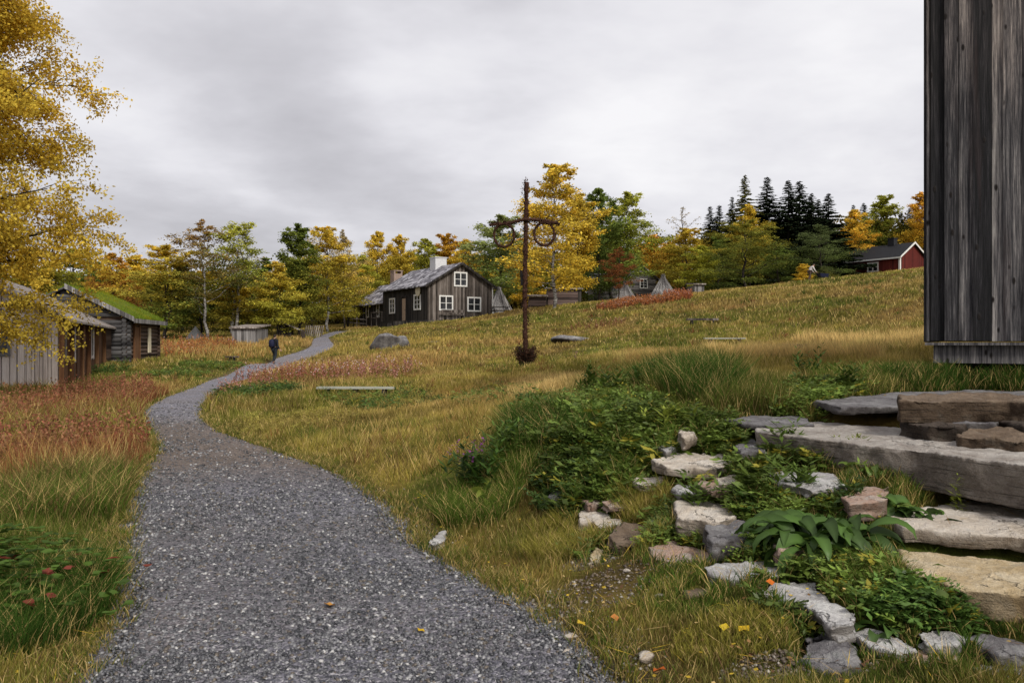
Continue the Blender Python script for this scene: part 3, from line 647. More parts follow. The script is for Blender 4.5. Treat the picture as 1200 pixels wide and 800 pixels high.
# boulders in the meadow
def on(u, Y): x = at(u, Y); return x, Y, gz(x, Y)
x, y, z = on(458, 46); boulder('grey lichened boulder humped in the meadow before the timber house', x, y, z-.12, 1.1, .9, .95, M['boulder'], .3, 3, 'boulder', 'boulder', amp=.9)
x, y, z = on(510, 50); boulder('small dark boulder low in the grass right of the humped boulder', x, y, z-.02, .62, .5, .22, M['boulder'], .3, 5, 'boulder', 'boulder', sub=3)
x, y, z = on(669, 42.5); boulder('flat smooth grey boulder behind the midsummer pole', x, y, z+.06, 1.06, .9, .33, M['boulder'], 0, 8, 'boulder', 'boulder', amp=.2)
for u, v, s, lab in ((508,628,.03,0),(758,776,.045,'small white stone on the grass near the bottom edge'),(693,668,.03,'tiny white stone on the earth patch'),(735,679,.025,'tiny cream stone lying right on the earth patch'),(773,708,.028,'tiny pale stone in the grass below the earth patch'),(563,771,.03,0),(670,751,.04,'white pebble at the edge of the gravel'),(664,770,.035,'cream pebble in the gravel at its lower right edge')):
    if not lab: continue
    gx, gy = G(u, v); boulder(lab, gx, gy, gz(gx, gy)+s*.3, s*1.2, s, s*.6, M['rockwarm'], u, u, 'stone', 'stone', sub=2, hole=False)

# ------------------------------------------------------------------ buildings
def frame_window(parent, wall, x, y, z, w, h, mull=(1, 1), fw=.09, name='window', dep=.06, fmat='white'):
    """wall 'y-': faces -y of the building, x is its centre; 'x-': faces -x, y is its centre; z is the sill"""
    root = MB()
    def bx(b, a0, a1, z0, z1, d0, d1):
        if wall == 'y-': b.box(a0, a1, y-d1, y-d0, z0, z1)
        elif wall == 'x-': b.box(x-d1, x-d0, a0, a1, z0, z1)
    c = x if wall == 'y-' else y
    f = MB(); a0, a1 = c-w/2, c+w/2
    bx(f, a0, a0+fw, z, z+h, .0, dep); bx(f, a1-fw, a1, z, z+h, .0, dep)
    bx(f, a0+fw, a1-fw, z, z+fw, .0, dep); bx(f, a0+fw, a1-fw, z+h-fw, z+h, .0, dep)
    t = fw*.5
    for i in range(mull[0]):
        q = a0+fw+(w-2*fw)*(i+1)/(mull[0]+1); bx(f, q-t/2*1.4, q+t/2*1.4, z+fw, z+h-fw, .012, dep-.012)
    for i in range(mull[1]):
        q = z+fw+(h-2*fw)*(i+1)/(mull[1]+1); bx(f, a0+fw, a1-fw, q-t/3, q+t/3, .010, dep-.016)
    o = f.build(name, M[fmat], parent)
    p = MB(); bx(p, a0+fw, a1-fw, z+fw, z+h-fw, .002, .008); p.build('pane', M['glass'], o)
    return o
def gable_shell(W, L, he, hr, base=-1.2, x0=0, y0=0):
    b = MB(); b.prism([(x0, base), (x0+W, base), (x0+W, he), (x0+W/2, hr), (x0, he)], 'y', y0, y0+L); return b
def gable_roof(W, L, he, hr, th=.1, oe=.35, og=.35, x0=0, y0=0, lift=.02):
    s = (hr-he)/(W/2); z0 = he-s*oe+lift; zr = hr+lift
    return MB().prism([(x0-oe, z0), (x0+W/2, zr), (x0+W+oe, z0), (x0+W+oe, z0+th), (x0+W/2, zr+th), (x0-oe, z0+th)], 'y', y0-og, y0+L+og)

# timber house
hx, hy = at(502, 68), 68.0; HZ = 3.17
TH = empty('timber_house', (hx, hy, HZ), math.radians(31.8))
tag(TH, 'dark timber house with white windows and a whitewashed chimney at the top of the meadow', 'house')
def main_house():
    W, L, he, hr = 6.05, 9.6, 3.2, 5.0
    b = MB(); b.box(-.04, W+.04, -.04, L+.04, -1.5, .22); b.build('foundation', M['boulder'], TH)
    # gable walls and side walls differ in colour: the side's shade is painted nearly black
    g = MB(); g.prism([(0, .2), (W, .2), (W, he), (W/2, hr), (0, he)], 'y', 0, .14)
    for i in range(17):
        bxp = .0+i*W/16; zt = he+(hr-he)*(1-abs(bxp-W/2)/(W/2))-.06; g.box(bxp-.03, bxp+.03, -.03, 0, .2, max(zt, .5))
    g.build('gable_wall', M['house'], TH)
    s = MB(); s.box(-.003, .14, .141, L, .2, he); s.build('side_wall', M['house_dark'], TH)
    s = MB(); s.box(W-.14, W+.003, .141, L, .2, he); s.prism([(.14, .2), (W-.14, .2), (W-.14, he), (W/2, hr), (.14, he)], 'y', L-.14, L-.001); s.build('rear_wall', M['house_dark'], TH)
    r = gable_roof(W, L, he, hr, .10, .4, .35); ro = r.build('roof', M['slate'], TH)
    bgd = MB()
    s_ = (hr-he)/(W/2)
    for sg in (0, 1):
        xa, xb = (-.42, W/2) if sg == 0 else (W+.42, W/2)
        za, zb = he-s_*.42-.06, hr-.06
        bgd.add([(xa, -.40, za), (xb, -.40, zb), (xb, -.40, zb+.2), (xa, -.40, za+.2), (xa, -.352, za), (xb, -.352, zb), (xb, -.352, zb+.2), (xa, -.352, za+.2)], [(0,1,2,3),(4,7,6,5),(0,4,5,1),(3,2,6,7),(0,3,7,4),(1,5,6,2)])
    bgd.build('bargeboard', M['house_dark'], ro)
    ch = MB(); ch.box(2.4, 3.5, 3.5, 4.6, hr-.6, hr+.82); c = ch.build('chimney', M['chim'], ro)
    k = MB(); k.box(2.34, 3.56, 3.44, 4.66, hr+.82, hr+.9); k.build('chimney_cap', M['chim'], ro)
    for x, z, w, h in ((1.62, 1.02, 1.32, 1.28), (4.32, .98, 1.36, 1.26), (3.0, 3.08, 1.28, 1.24)):
        frame_window(TH, 'y-', x, -.03, z, w, h, (1, 1) if z > 3 else (1, 1), .12)
    frame_window(TH, 'x-', -.005, 7.4, .95, 1.25, 1.4, (1, 2), .13); frame_window(TH, 'x-', -.005, 2.1, 1.1, 1.35, 1.35, (1, 2), .14)
    dr = MB(); dr.box(-.06, -.005, 4.35, 5.15, .25, 2.2); d = dr.build('door', M['door'], TH)
    f = MB(); f.box(-.10, -.004, 4.20, 4.35, .2, 2.3); f.box(-.10, -.004, 5.15, 5.3, .2, 2.3); f.box(-.10, -.004, 4.2, 5.3, 2.301, 2.42); f.build('door_frame', M['house_dark'], TH)
    h = MB(); h.tube([(-.06, 4.45, 1.2), (-.12, 4.45, 1.2), (-.12, 4.56, 1.2)], .015, 6); h.build('handle', M['iron'], d)
    ov = MB(); ov.tube([(-.16, 1.75, 2.72), (-.12, 1.75, 2.72)], [.46, .46], 20); ov.build('round_board', M['cream'], TH)
    dp = MB(); dp.tube([(W+.08, -.08, he-.1), (W+.08, -.08, .1)], .05, 8); dp.tube([(W+.30, -.3, he-.02), (W+.08, -.08, he-.12)], .05, 8); dp.build('downpipe', M['white'], TH)
    pf = MB(); pf.box(-1.6, -.06, 3.6, 6.2, -.3, .18); pf.box(-2.0, -1.61, 3.9, 5.9, -.5, .0); pf.build('doorstep', M['house_dark'], TH)
    rl = MB()
    for yy in (6.2, 7.4, 8.6): rl.tube([(-1.55, yy, -.8), (-1.55, yy, 1.05)], .05, 6)
    rl.tube([(-1.55, 6.1, 1.03), (-1.55, 8.7, 1.03)], .045, 6); rl.tube([(-1.55, 6.1, .55), (-1.55, 8.7, .55)], .035, 6); rl.build('railing', M['house'], TH)
    co_ = MB(); co_.box(-.05, .0, -.05, .10, .2, he-.05); co_.build('corner_board', M['house'], TH)
main_house()
def annex():
    W, L, he, hr = 4.6, 8.2, 2.45, 4.05
    ax = (.9, 9.62)
    s = gable_shell(W, L, he, hr, -1.5, *ax); s.build('annex_wall', M['house_dark'], TH)
    r = gable_roof(W, L+.1, he, hr, .1, .8, .02, ax[0], ax[1]); ro = r.build('annex_roof', M['slate'], TH)
    c = MB(); c.box(2.6, 3.5, 13.0, 13.9, 3.4, 5.1); c.box(2.6, 2.75, 13.0, 13.9, 5.101, 5.35); c.box(3.35, 3.5, 13.0, 13.9, 5.101, 5.35); c.box(2.55, 3.55, 12.95, 13.95, 5.351, 5.43); c.build('annex_chimney', M['brick'], ro)
    for y in (10.5, 12.9, 15.6): frame_window(TH, 'x-', ax[0]-.003, y, .8, .75, 1.3, (0, 1), .12)
    for y in (9.8, 12.4, 15.0, 17.6): MB().tube([(.22, y, -1.5), (.22, y, 2.2)], .06, 6).build('porch_post', M['house_dark'], TH)
    rl = MB(); rl.tube([(-.5, 12.4, .1), (-.5, 17.4, .35)], .05, 6); rl.tube([(-.5, 12.4, .5), (-.5, 17.4, .75)], .05, 6)
    for y in (12.4, 14.9, 17.4): rl.tube([(-.5, y, -1), (-.5, y, .8)], .05, 6)
    rl.build('railing', M['house'], TH)
annex()
def bench(label, loc, rz, L=2.0, h=.42, w=.32, mat='plank', name='bench', legs=2, dark='house_dark', th=.05, backrest=False, group=None):
    e = empty(name, loc, rz); tag(e, label, 'bench', group)
    s = MB(); s.box(-L/2, L/2, -w/2, w/2, h-th, h); s.build('seat', M[mat], e)
    for i in range(legs):
        x = -L/2+.25+(L-.5)*i/(legs-1); b = MB(); b.box(x-.05, x+.05, -w/2+.03, w/2-.03, -.15, h-th-.002); b.build('leg', M[dark], e)
    if backrest:
        b = MB(); b.box(-L/2, L/2, w/2+.01, w/2+.05, h+.18, h+.42); b.build('backrest', M[mat], e)
    return e
p = Matrix.Rotation(math.radians(31.8), 4, 'Z') @ Vector((2.0, -.75, 0))
bx_, by_ = hx+p.x, hy+p.y
bench('dark wooden bench with backrest against the gable of the timber house', (bx_, by_, gz(bx_, by_)+.02), math.radians(31.8), 2.1, .5, .4, 'house', backrest=True)
# picnic table right of the house
x, y, z = on(586, 69); PT = empty('picnic_table', (x, y, z), .3); tag(PT, 'dark picnic table standing right of the timber house', 'table')
b = MB(); b.box(-.8, .8, -.35, .35, .70, .75); b.build('table_top', M['house'], PT)
for s_ in (-1, 1):
    b = MB(); b.box(-.8, .8, s_*.68-.13, s_*.68+.13, .42, .46); b.build('seat', M['house'], PT)
    b = MB(); b.tube([(s_*.6, -.75, 0), (s_*.6, -.2, .70)], .04, 5); b.tube([(s_*.6, .75, 0), (s_*.6, .2, .70)], .04, 5); b.tube([(s_*.6, -.7, .38), (s_*.6, .7, .38)], .035, 5); b.build('leg_frame', M['house_dark'], PT)
# low plank benches of the meadow
x, y, z = on(417, 21); bench('pale green-grey plank bench set low in the meadow beside the path', (x, y, z+.0), math.radians(-3), 1.98, .25, .26, 'plank', legs=3)
x, y, z = on(849, 34); bench('thin pale plank bench in the straw-coloured grass on the slope', (x, y, z), 0, 1.68, .30, .3, 'plank', legs=2)
x, y, z = on(942, 24); bench('dark weathered log bench sunk in the tall straw grass', (x, y, z), math.radians(4), 1.2, .26, .25, 'house', legs=2, th=.12)
x, y, z = on(823, 42); bench('dark log bench further up the slope above the thin plank bench', (x, y, z), math.radians(3), 1.6, .26, .3, 'house', legs=2, th=.10)
x, y, z = on(272, 47); bench('tiny dark bench in the grass left of the upper path', (x, y, z), math.radians(-5), .7, .32, .3, 'house', legs=2, th=.08)

# shed 1, pale boards, left edge
def left_shed():
    e = empty('board_shed', (-13.3, 24.0, .2), math.radians(21.5)); tag(e, 'pale grey board shed with a brown long side under the big birch', 'shed')
    W, L, he, hr = 5.6, 14.6, 2.15, 3.6
    g = MB(); g.prism([(-W, .12), (0, .12), (0, he), (-W/2, hr), (-W, he)], 'y', 0, .12)
    rr = random.Random(4); x = -W
    while x < -.1:
        w = rr.uniform(.16, .23); zt = he+(hr-he)*(1-abs(x+w/2+W/2)/(W/2))-.08
        g.box(x+.008, min(x+w, 0)-.008, -.02-rr.random()*.02, -.002, .06+rr.uniform(-.03, .03), zt); x += w
    g.build('gable_wall', M['pale'], e)
    b = MB(); b.box(-W+.06, -.06, .05, L-.05, -1.4, .119); b.build('foundation', M['rockdark'], e)
    s = MB(); s.box(-.12, .002, .121, L, .12, he); s.box(-W, -W+.12, .121, L, .12, he); s.box(-W+.121, -.121, L-.12, L, .12, he)
    s.build('side_wall', M['brown'], e)
    ro = gable_roof(W, L, he, hr, .07, .4, .3, -W, 0).build('roof', M['plankroof'], e)
    # dark window in the gable
    c = -1.62
    f = MB(); f.box(c-.42, c-.34, -.08, -.045, .98, 2.0); f.box(c+.34, c+.42, -.08, -.045, .98, 2.0); f.box(c-.34, c+.34, -.08, -.045, .98, 1.07); f.box(c-.34, c+.34, -.08, -.045, 1.9, 2.0); f.box(c-.02, c+.02, -.075, -.05, 1.07, 1.9)
    w = f.build('window', M['tarp'], e); p = MB(); p.box(c-.34, c+.34, -.062, -.052, 1.07, 1.9); p.build('pane', M['glass'], w)
    # openings, posts and shutters along the long side
    for y0, y1, m in ((.9, 1.7, 'house'), (2.6, 3.4, 'glass'), (5.2, 6.0, 'dark'), (8.2, 9.0, 'glass')):
        b = MB(); b.box(.004, .03, y0, y1, .85, 1.85); o = b.build('opening', M[m], e)
        b = MB()
        for yy in (y0-.1, y1): b.box(.004, .07, yy, yy+.1, .7, 1.95)
        b.box(.004, .08, y0, y1, .75, .848); b.build('opening_frame', M['pale'] if m == 'glass' else M['brown'], o)
    b = MB(); b.box(.004, .05, 4.0, 4.8, .1, 2.0); b.build('door', M['brown'], e)
    for yy in (.02, 2.2, 4.9, 7.0, 10, 13):
        b = MB(); b.box(.02, .16, yy, yy+.14, -.4, he-.1); b.build('post', M['brown'], e)
left_shed()
def low_lean():
    e = empty('brown_hut', (at(127, 36.2)-.3, 36.2, .45), math.radians(12)); tag(e, 'small brown timber hut squeezed between the pale board shed and the turf-roofed cabin', 'hut')
    g = gable_shell(2.6, 1.6, 1.8, 2.4, -.8, -2.6, 0); g.build('wall', M['logbrown'], e)
    gable_roof(2.6, 1.6, 1.8, 2.4, .06, .2, .2, -2.6, 0).build('roof', M['plankroof'], e)
    b = MB(); b.box(-.9, -.35, -.05, -.004, .7, 1.35); w = b.build('window', M['door'], e); b = MB(); b.box(-.82, -.43, -.06, -.052, .78, 1.27); b.build('pane', M['dark'], w)
low_lean()
def log_walls(b, W, L, h, d=.2, ext=.18, x0=0, y0=0, seed=1):
    """walls of notched logs with projecting ends"""
    rr = random.Random(seed); n = int(h/d)
    for i in range(n):
        z = d*(i+.5); r = d*.54
        for y in (y0, y0+L): b.tube([(x0-ext-rr.random()*.06, y, z), (x0+W+ext+rr.random()*.06, y, z)], [r*rr.uniform(.92, 1.05), r*rr.uniform(.92, 1.05)], 8)
        for x in (x0, x0+W): b.tube([(x, y0-ext-rr.random()*.06, z+d/2), (x, y0+L+ext+rr.random()*.06, z+d/2)], [r*rr.uniform(.92, 1.05)]*2, 8)
def turf_cabin():
    e = empty('turf_roofed_cabin', (at(147, 38), 38.0, .58), math.radians(10.5)); tag(e, 'dark log cabin with a bright green turf roof behind the sheds on the left', 'cabin')
    W, L, he, hr = 5.0, 5.8, 2.15, 3.4
    b = MB(); b.cur = (1, 1, 1, 1)
    for i in range(11):
        z = .1+.2*i
    g = MB(); log_walls(g, W, 0.0001, he, .2, .2, -W, 0, 3)
    for i in range(7):
        z = he+.1+.17*i; hw = (W/2)*(1-(z-he)/(hr-he))
        if hw > .2: g.tube([(-W/2-hw, 0, z), (-W/2+hw, 0, z)], .10, 8)
    g.build('gable_wall', M['log'], e)
    s = MB()
    for i in range(11):
        z = .1+.2*i
        for x in (0, -W): s.tube([(x, -.2, z+.08), (x, L+.2, z+.08)], .108, 8)
        s.tube([(-W-.2, L, z), (.2, L, z)], .108, 8)
    s.box(-W+.02, -.02, .05, L-.05, -.9, he); s.build('log_wall', M['logbrown'], e)
    sl = (hr-he)/(W/2)
    r = gable_roof(W, L, he, hr, .07, .45, .35, -W, 0, .05).build('roof', M['log'], e)
    # turf: thick uneven sheet over both slopes
    nx, ny = 40, 44; V = []; F = []
    for i in range(nx):
        for j in range(ny):
            x = -W-.43+(W+.86)*i/(nx-1); y = -.30+(L+.6)*j/(ny-1); k = 1-abs(x+W/2)/(W/2)
            ed = min(i, nx-1-i, j*1.0, ny-1-j)/3.0
            z = he+(hr-he)*k+.06+.05+min(1, ed)*.10+.07*mnoise.noise(Vector((x*1.5, y*1.5, 3)))+.04*mnoise.noise(Vector((x*5, y*5, 1)))
            if abs(x+W/2) < .5: z -= (.5-abs(x+W/2))*.1
            V.append((x, y, z)); 
    for i in range(nx-1):
        for j in range(ny-1): F.append((i*ny+j, (i+1)*ny+j, (i+1)*ny+j+1, i*ny+j+1))
    C = [(.13, .17, .02)]*len(V)
    tf = mesh_obj('turf', np_mesh('turf', V, F, C, True), M['soil'], r)
    n = 14000; x = RS.uniform(-W-.43, .43, n); y = RS.uniform(-.3, L+.3, n)
    z = he+(hr-he)*(1-np.abs(x+W/2)/(W/2))+.13
    c = np.array((.15,.21,.02))*(.7+.7*RS.rand(n, 1)) + np.array((.12,.05,0))*(fbm(x, y, 4)[:, None] > .55)*.7
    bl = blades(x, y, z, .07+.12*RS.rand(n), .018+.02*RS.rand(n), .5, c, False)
    mesh_obj('turf_grass', np_mesh('turf_grass', *bl), M['grass'], r)
    bd = MB()
    bd.add([(.46, -.36, he-sl*.46+.02), (-W/2, -.36, hr+.02), (-W/2, -.36, hr+.26), (.46, -.36, he-sl*.46+.24), (.46, -.31, he-sl*.46+.02), (-W/2, -.31, hr+.02), (-W/2, -.31, hr+.26), (.46, -.31, he-sl*.46+.24)], [(0,1,2,3),(4,7,6,5),(0,4,5,1),(3,2,6,7),(0,3,7,4),(1,5,6,2)])
    bd.box(.44, .50, -.3, L+.35, he-sl*.46-.04, he-sl*.46+.16); bd.build('turf_board', M['poles'], r)
    d = MB(); d.box(.11, .15, 1.05, 1.85, .1, 1.72); d.build('door', M['brown'], e)
    f = MB(); f.box(.10, .18, .93, 1.05, .05, 1.8); f.box(.10, .18, 1.85, 1.97, .05, 1.8); f.box(.10, .18, .93, 1.97, 1.802, 1.92); f.build('door_frame', M['brown'], e)
    d = MB(); d.box(.11, .16, 3.6, 4.1, .45, 1.7); d.build('shutter', M['cream'], e)
    for yy in (1.3, 3.7):
        b = MB(); b.box(.06, .2, yy, yy+.45, 1.86, 2.05); b.build('beam_end', M['log'], e)

def blades(x, y, z, h, w, lean, c, near, rs=RS):
    n = len(x); a = rs.rand(n)*6.283; d = np.stack([np.cos(a), np.sin(a), np.zeros(n)], 1)
    la = rs.rand(n)*6.283; ln = (lean*h*(.3+rs.rand(n)))[:, None]*np.stack([np.cos(la), np.sin(la), np.zeros(n)], 1)
    P = np.stack([x, y, z], 1); h = np.asarray(h)*np.ones(n); w = np.asarray(w)*np.ones(n)
    up = np.stack([np.zeros(n), np.zeros(n), h], 1); W = d*w[:, None]*.5
    c = np.asarray(c)*np.ones((n, 1))
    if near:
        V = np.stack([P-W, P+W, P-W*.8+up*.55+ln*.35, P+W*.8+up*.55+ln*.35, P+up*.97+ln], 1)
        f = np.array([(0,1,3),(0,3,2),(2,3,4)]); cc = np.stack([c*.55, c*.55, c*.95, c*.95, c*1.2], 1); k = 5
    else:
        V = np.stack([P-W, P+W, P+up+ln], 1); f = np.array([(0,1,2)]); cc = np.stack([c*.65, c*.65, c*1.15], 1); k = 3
    F = (f[None]+(np.arange(n)*k)[:, None, None]).reshape(-1, 3)
    return V.reshape(-1, 3), F, cc.reshape(-1, 3)
turf_cabin()

# red cottage on the ridge
def red_cottage():
    x, y = at(1054.6, 95), 95.0
    e = empty('red_cottage', (x, y, 9.15), math.radians(31)); tag(e, 'red cottage with white corners and black roof half hidden behind the grassy ridge', 'cottage')
    W, L, he, hr = 4.9, 7.6, 2.35, 3.95
    g = MB(); g.prism([(0, -2), (W, -2), (W, he), (W/2, hr), (0, he)], 'y', 0, L); g.build('wall', M['red'], e)
    ro = gable_roof(W, L, he, hr, .12, .3, .3).build('roof', M['blackroof'], e)
    t = MB(); sl = (hr-he)/(W/2)
    for sg in (0, 1):
        xa = -.33 if sg == 0 else W+.33; za = he-sl*.33-.03
        t.add([(xa, -.35, za), (W/2, -.35, hr-.03), (W/2, -.35, hr+.2), (xa, -.35, za+.2), (xa, -.302, za), (W/2, -.302, hr-.03), (W/2, -.302, hr+.2), (xa, -.302, za+.2)], [(0,1,2,3),(4,7,6,5),(0,4,5,1),(3,2,6,7),(0,3,7,4),(1,5,6,2)])
    t.box(-.36, -.31, -.3, L+.3, he-sl*.33-.05, he-sl*.33+.12)
    t.build('fascia', M['white'], ro)
    c = MB(); c.box(W/2-.35, W/2+.35, 2.2, 3.0, hr-.5, hr+.8); c.box(W/2-.4, W/2+.4, 2.15, 3.05, hr+.8, hr+.9); c.build('chimney', M['blackroof'], ro)
    for q in ((-.03, -.03), (-.03, L-.17), (W-.17, -.03)):
        b = MB(); b.box(q[0], q[0]+.2, q[1], q[1]+.2, -2, he-.12); b.build('corner_board', M['white'], e)
    frame_window(e, 'x-', -.003, 3.5, .75, 1.5, 1.15, (1, 1), .14)
red_cottage()

# grey log house among the trees right of the pole
def grey_house():
    x, y = at(733, 92), 92.0
    e = empty('grey_log_house', (x, y, 6.95), math.radians(12)); tag(e, 'grey log house whose gable with one white window shows between the trees', 'house')
    W, L, he, hr = 3.7, 6, 1.75, 3.15
    gable_shell(W, L, he, hr, -1.5).build('wall', M['logfar'], e); gable_roof(W, L, he, hr, .12, .3, .3).build('roof', M['slate'], e)
    frame_window(e, 'y-', 2.15, -.003, .62, .95, 1.1, (1, 2), .10)
    x, y = at(697, 88), 88.0
    e = empty('grey_log_house', (x, y, 6.3), math.radians(5)); tag(e, 'low grey log house with a pale slate roof, left of the gabled grey one', 'house')
    MB().box(0, 3.2, 0, 4, -1.5, 1.9).build('wall', M['logfar'], e)
    MB().prism([(-.3, 1.85), (4.3, 1.85), (4.3, 2.0), (2, 2.75), (-.3, 2.0)], 'x', -.3, 3.5).build('roof', M['slate'], e)
    frame_window(e, 'y-', .55, -.003, .55, .8, 1.1, (1, 1), .12); frame_window(e, 'y-', 2.0, -.003, .7, .9, .9, (1, 1), .12, fmat='tarp')
grey_house()
def pole_tent(label, u, Y, w, h, base):
    x = at(u, Y); e = empty('pole_tent', (x, Y, base), 0); tag(e, label, 'pole hut'); rr = random.Random(int(u))
    b = MB()
    n = 46
    for i in range(n):
        a = 6.283*i/n; r = w/2*rr.uniform(.93, 1.04); tx, ty = rr.uniform(-.12, .12), rr.uniform(-.12, .12)
        b.tube([(math.cos(a)*r, math.sin(a)*r, -.4), (tx-math.cos(a)*.10, ty-math.sin(a)*.10, h*rr.uniform(.94, 1.08))], [w/n*1.9, w/n*.7], 5)
    b.build('pole_cover', M['poles'], e)
    d = MB(); d.add([(-.35, -w/2*.97, 0), (.35, -w/2*.97, 0), (.22, -w/2*.42, h*.52), (-.22, -w/2*.42, h*.52)], [(0,1,2,3)])
    if u > 780: d.build('door', M['plankroof'], e)
pole_tent('grey conical pole hut partly hidden behind the right wall of the timber house', 585, 76, 3.4, 2.7, 3.75)
pole_tent('small conical pole hut in front of the gabled grey log house', 733, 74, 2.3, 1.5, 5.45)
pole_tent('large silver-grey conical pole hut at the end of the red weeds', 777, 76, 2.7, 1.85, 5.85)
def flat_shed(label, u0, u1, Y, base, h, mat, name='log_shed', rz=0, end=False):
    x = at(u0, Y); W = at(u1, Y)-x; e = empty(name, (x, Y, base), rz); tag(e, label, 'shed')
    MB().box(0, W, 0, 3, -1, h).build('wall', M[mat], e)
    MB().prism([(-.2, h), (3.2, h+.25), (3.2, h+.35), (-.2, h+.1)], 'x', -.15, W+.15).build('roof', M['plankroof'], e)
    if end: MB().box(W-.25, W+.02, -.02, .0-.002, -.5, h).build('corner_post', M['house_dark'], e)
    return e
flat_shed('low reddish log shed with a dark corner post behind the tall yellow birch', 642, 681, 67, 4.2, 1.65, 'logpurple', end=True)
flat_shed('small low log shed between the midsummer pole and the reddish log shed', 620, 640, 66, 4.1, 1.1, 'logpurple')
flat_shed('tiny grey box-like outhouse at the foot of the olive trees', 814, 825, 74, 6.0, .72, 'poles', 'outhouse')
flat_shed('grey vertical-board shed with a low curved roof under the left birches', 272, 299, 57, 1.35, 1.15, 'poles', 'board_shed')
# small things under the birches on the left
x, y, z = on(229, 62); e = empty('canvas_tent', (x, y, z), 0); tag(e, 'small grey peaked canvas tent at the foot of the left birches', 'tent')
MB().add([(-.6, -.6, 0), (.6, -.6, 0), (.6, .7, 0), (-.6, .7, 0), (0, .0, 1.05)], [(0,1,4),(1,2,4),(2,3,4),(3,0,4),(0,3,2,1)]).build('canvas', M['tarp'], e)
x, y, z = on(333, 64); e = empty('dark_hut', (x-.6, y, z-.2), .15); tag(e, 'dark open-fronted hut with a light plank roof behind the walker', 'hut')
MB().box(0, 1.1, 0, 1.8, -.3, 1.3).build('wall', M['house_dark'], e)
MB().prism([(-.2, 1.6), (1.75, .75), (1.75, .82), (-.2, 1.7)], 'y', -.3, 2.0).build('roof', M['plankroof'], e)
x, y, z = on(364, 66); e = empty('board_fence', (x, y, z), 0); tag(e, 'short leaning fence of pale boards between the birches above the path', 'fence')
b = MB()
for i in range(9): b.tube([(-.6+i*.17, 0, -.3), (-.35+i*.17, .1, .95)], .05, 4)
b.build('boards', M['plankroof'], e); MB().tube([(-.6, .08, .35), (1.0, .12, .4)], .04, 5).build('rail', M['house'], e)
x, y, z = on(355, 60); boulder('blackened tree stump beside the upper bend of the path', x, y, z+.25, .22, .2, .5, M['rockdark'], 0, 12, 'tree_stump', 'stump', hole=False, sub=3)

# the barn at the right edge
def barn():
    e = empty('storage_barn', (5.10, 10.0, 1.18), math.radians(-29)); tag(e, 'tall storage barn of blackened upright boards filling the right edge', 'barn')
    W, L, z0, z1 = 6.0, 5.0, .42, 9.5
    def boards(b, axis, n_len, base_off, rr):
        q = 0.0; i = 0
        while q < n_len:
            w = rr.uniform(.12, .175); t = .040 if i % 2 else .0
            b.cur = (rr.random(), rr.random(), 0, 1); lo = z0+rr.uniform(-.012, .012)
            a0, a1 = (q-.012, min(q+w, n_len)+.006) if i % 2 else (q+.012, min(q+w, n_len)-.008)
            g = rr.uniform(0, .006)
            if axis == 'f': b.box(max(a0, -.03), min(a1, n_len+.03), -t-.03-g, -t-g+.0, lo, z1)
            else: b.box(-t-.03-g, -t-g, max(a0, -.028+.03), a1, lo, z1)
            q += w; i += 1
    rr = random.Random(22)
    b = MB(); boards(b, 'f', W, 0, rr); b.build('board_wall', M['barn'], e, col=True)
    b = MB(); boards(b, 's', L, 0, rr); b.build('side_wall', M['barn'], e, col=True)
    MB().box(.002, W, .002, L, z0, z1-.01).build('frame_core', M['house_dark'], e)
    MB().prism([(0, z1), (W, z1), (W/2, z1+1.8)], 'y', 0, L).build('gable', M['house_dark'], e)
    gable_roof(W, L, z1, z1+1.8, .15, .5, .5).build('roof', M['plankroof'], e)
    b = MB(); b.cur = (.3, .62, 0, 1); b.box(-.05, W+.05, -.10, -.0, z0-.045, z0-.013); b.build('drip_board', M['barn'], e, col=True)
    b = MB(); b.cur = (.7, .66, 0, 1); b.box(.04, W, .0, .24, z0-.26, z0-.047); b.cur = (.2, .4, 0, 1); b.box(.04, .28, .25, L, z0-.26, z0-.047); b.build('sill_beam', M['barn'], e, col=True)
    MB().box(.25, W, .35, L, -.6, z0-.262).build('underside_shade', M['dark'], e)  # near-black block painted in as the shadow below the sill
barn()
for i, (dx, dy, s) in enumerate(((.45, .25, .22), (1.5, .3, .2), (2.6, .25, .25))):
    p = Matrix.Rotation(math.radians(-29), 4, 'Z') @ Vector((dx, dy, 0))
    boulder(('corner', 'second', 'third')[i]+' foundation stone in the shade under the sill of the barn', 5.1+p.x, 10+p.y, 1.1, s*1.2, s, .14, M['rockdark'], i, 40+i, 'foundation_stone', 'stone', sub=3, group='stones carrying the barn')

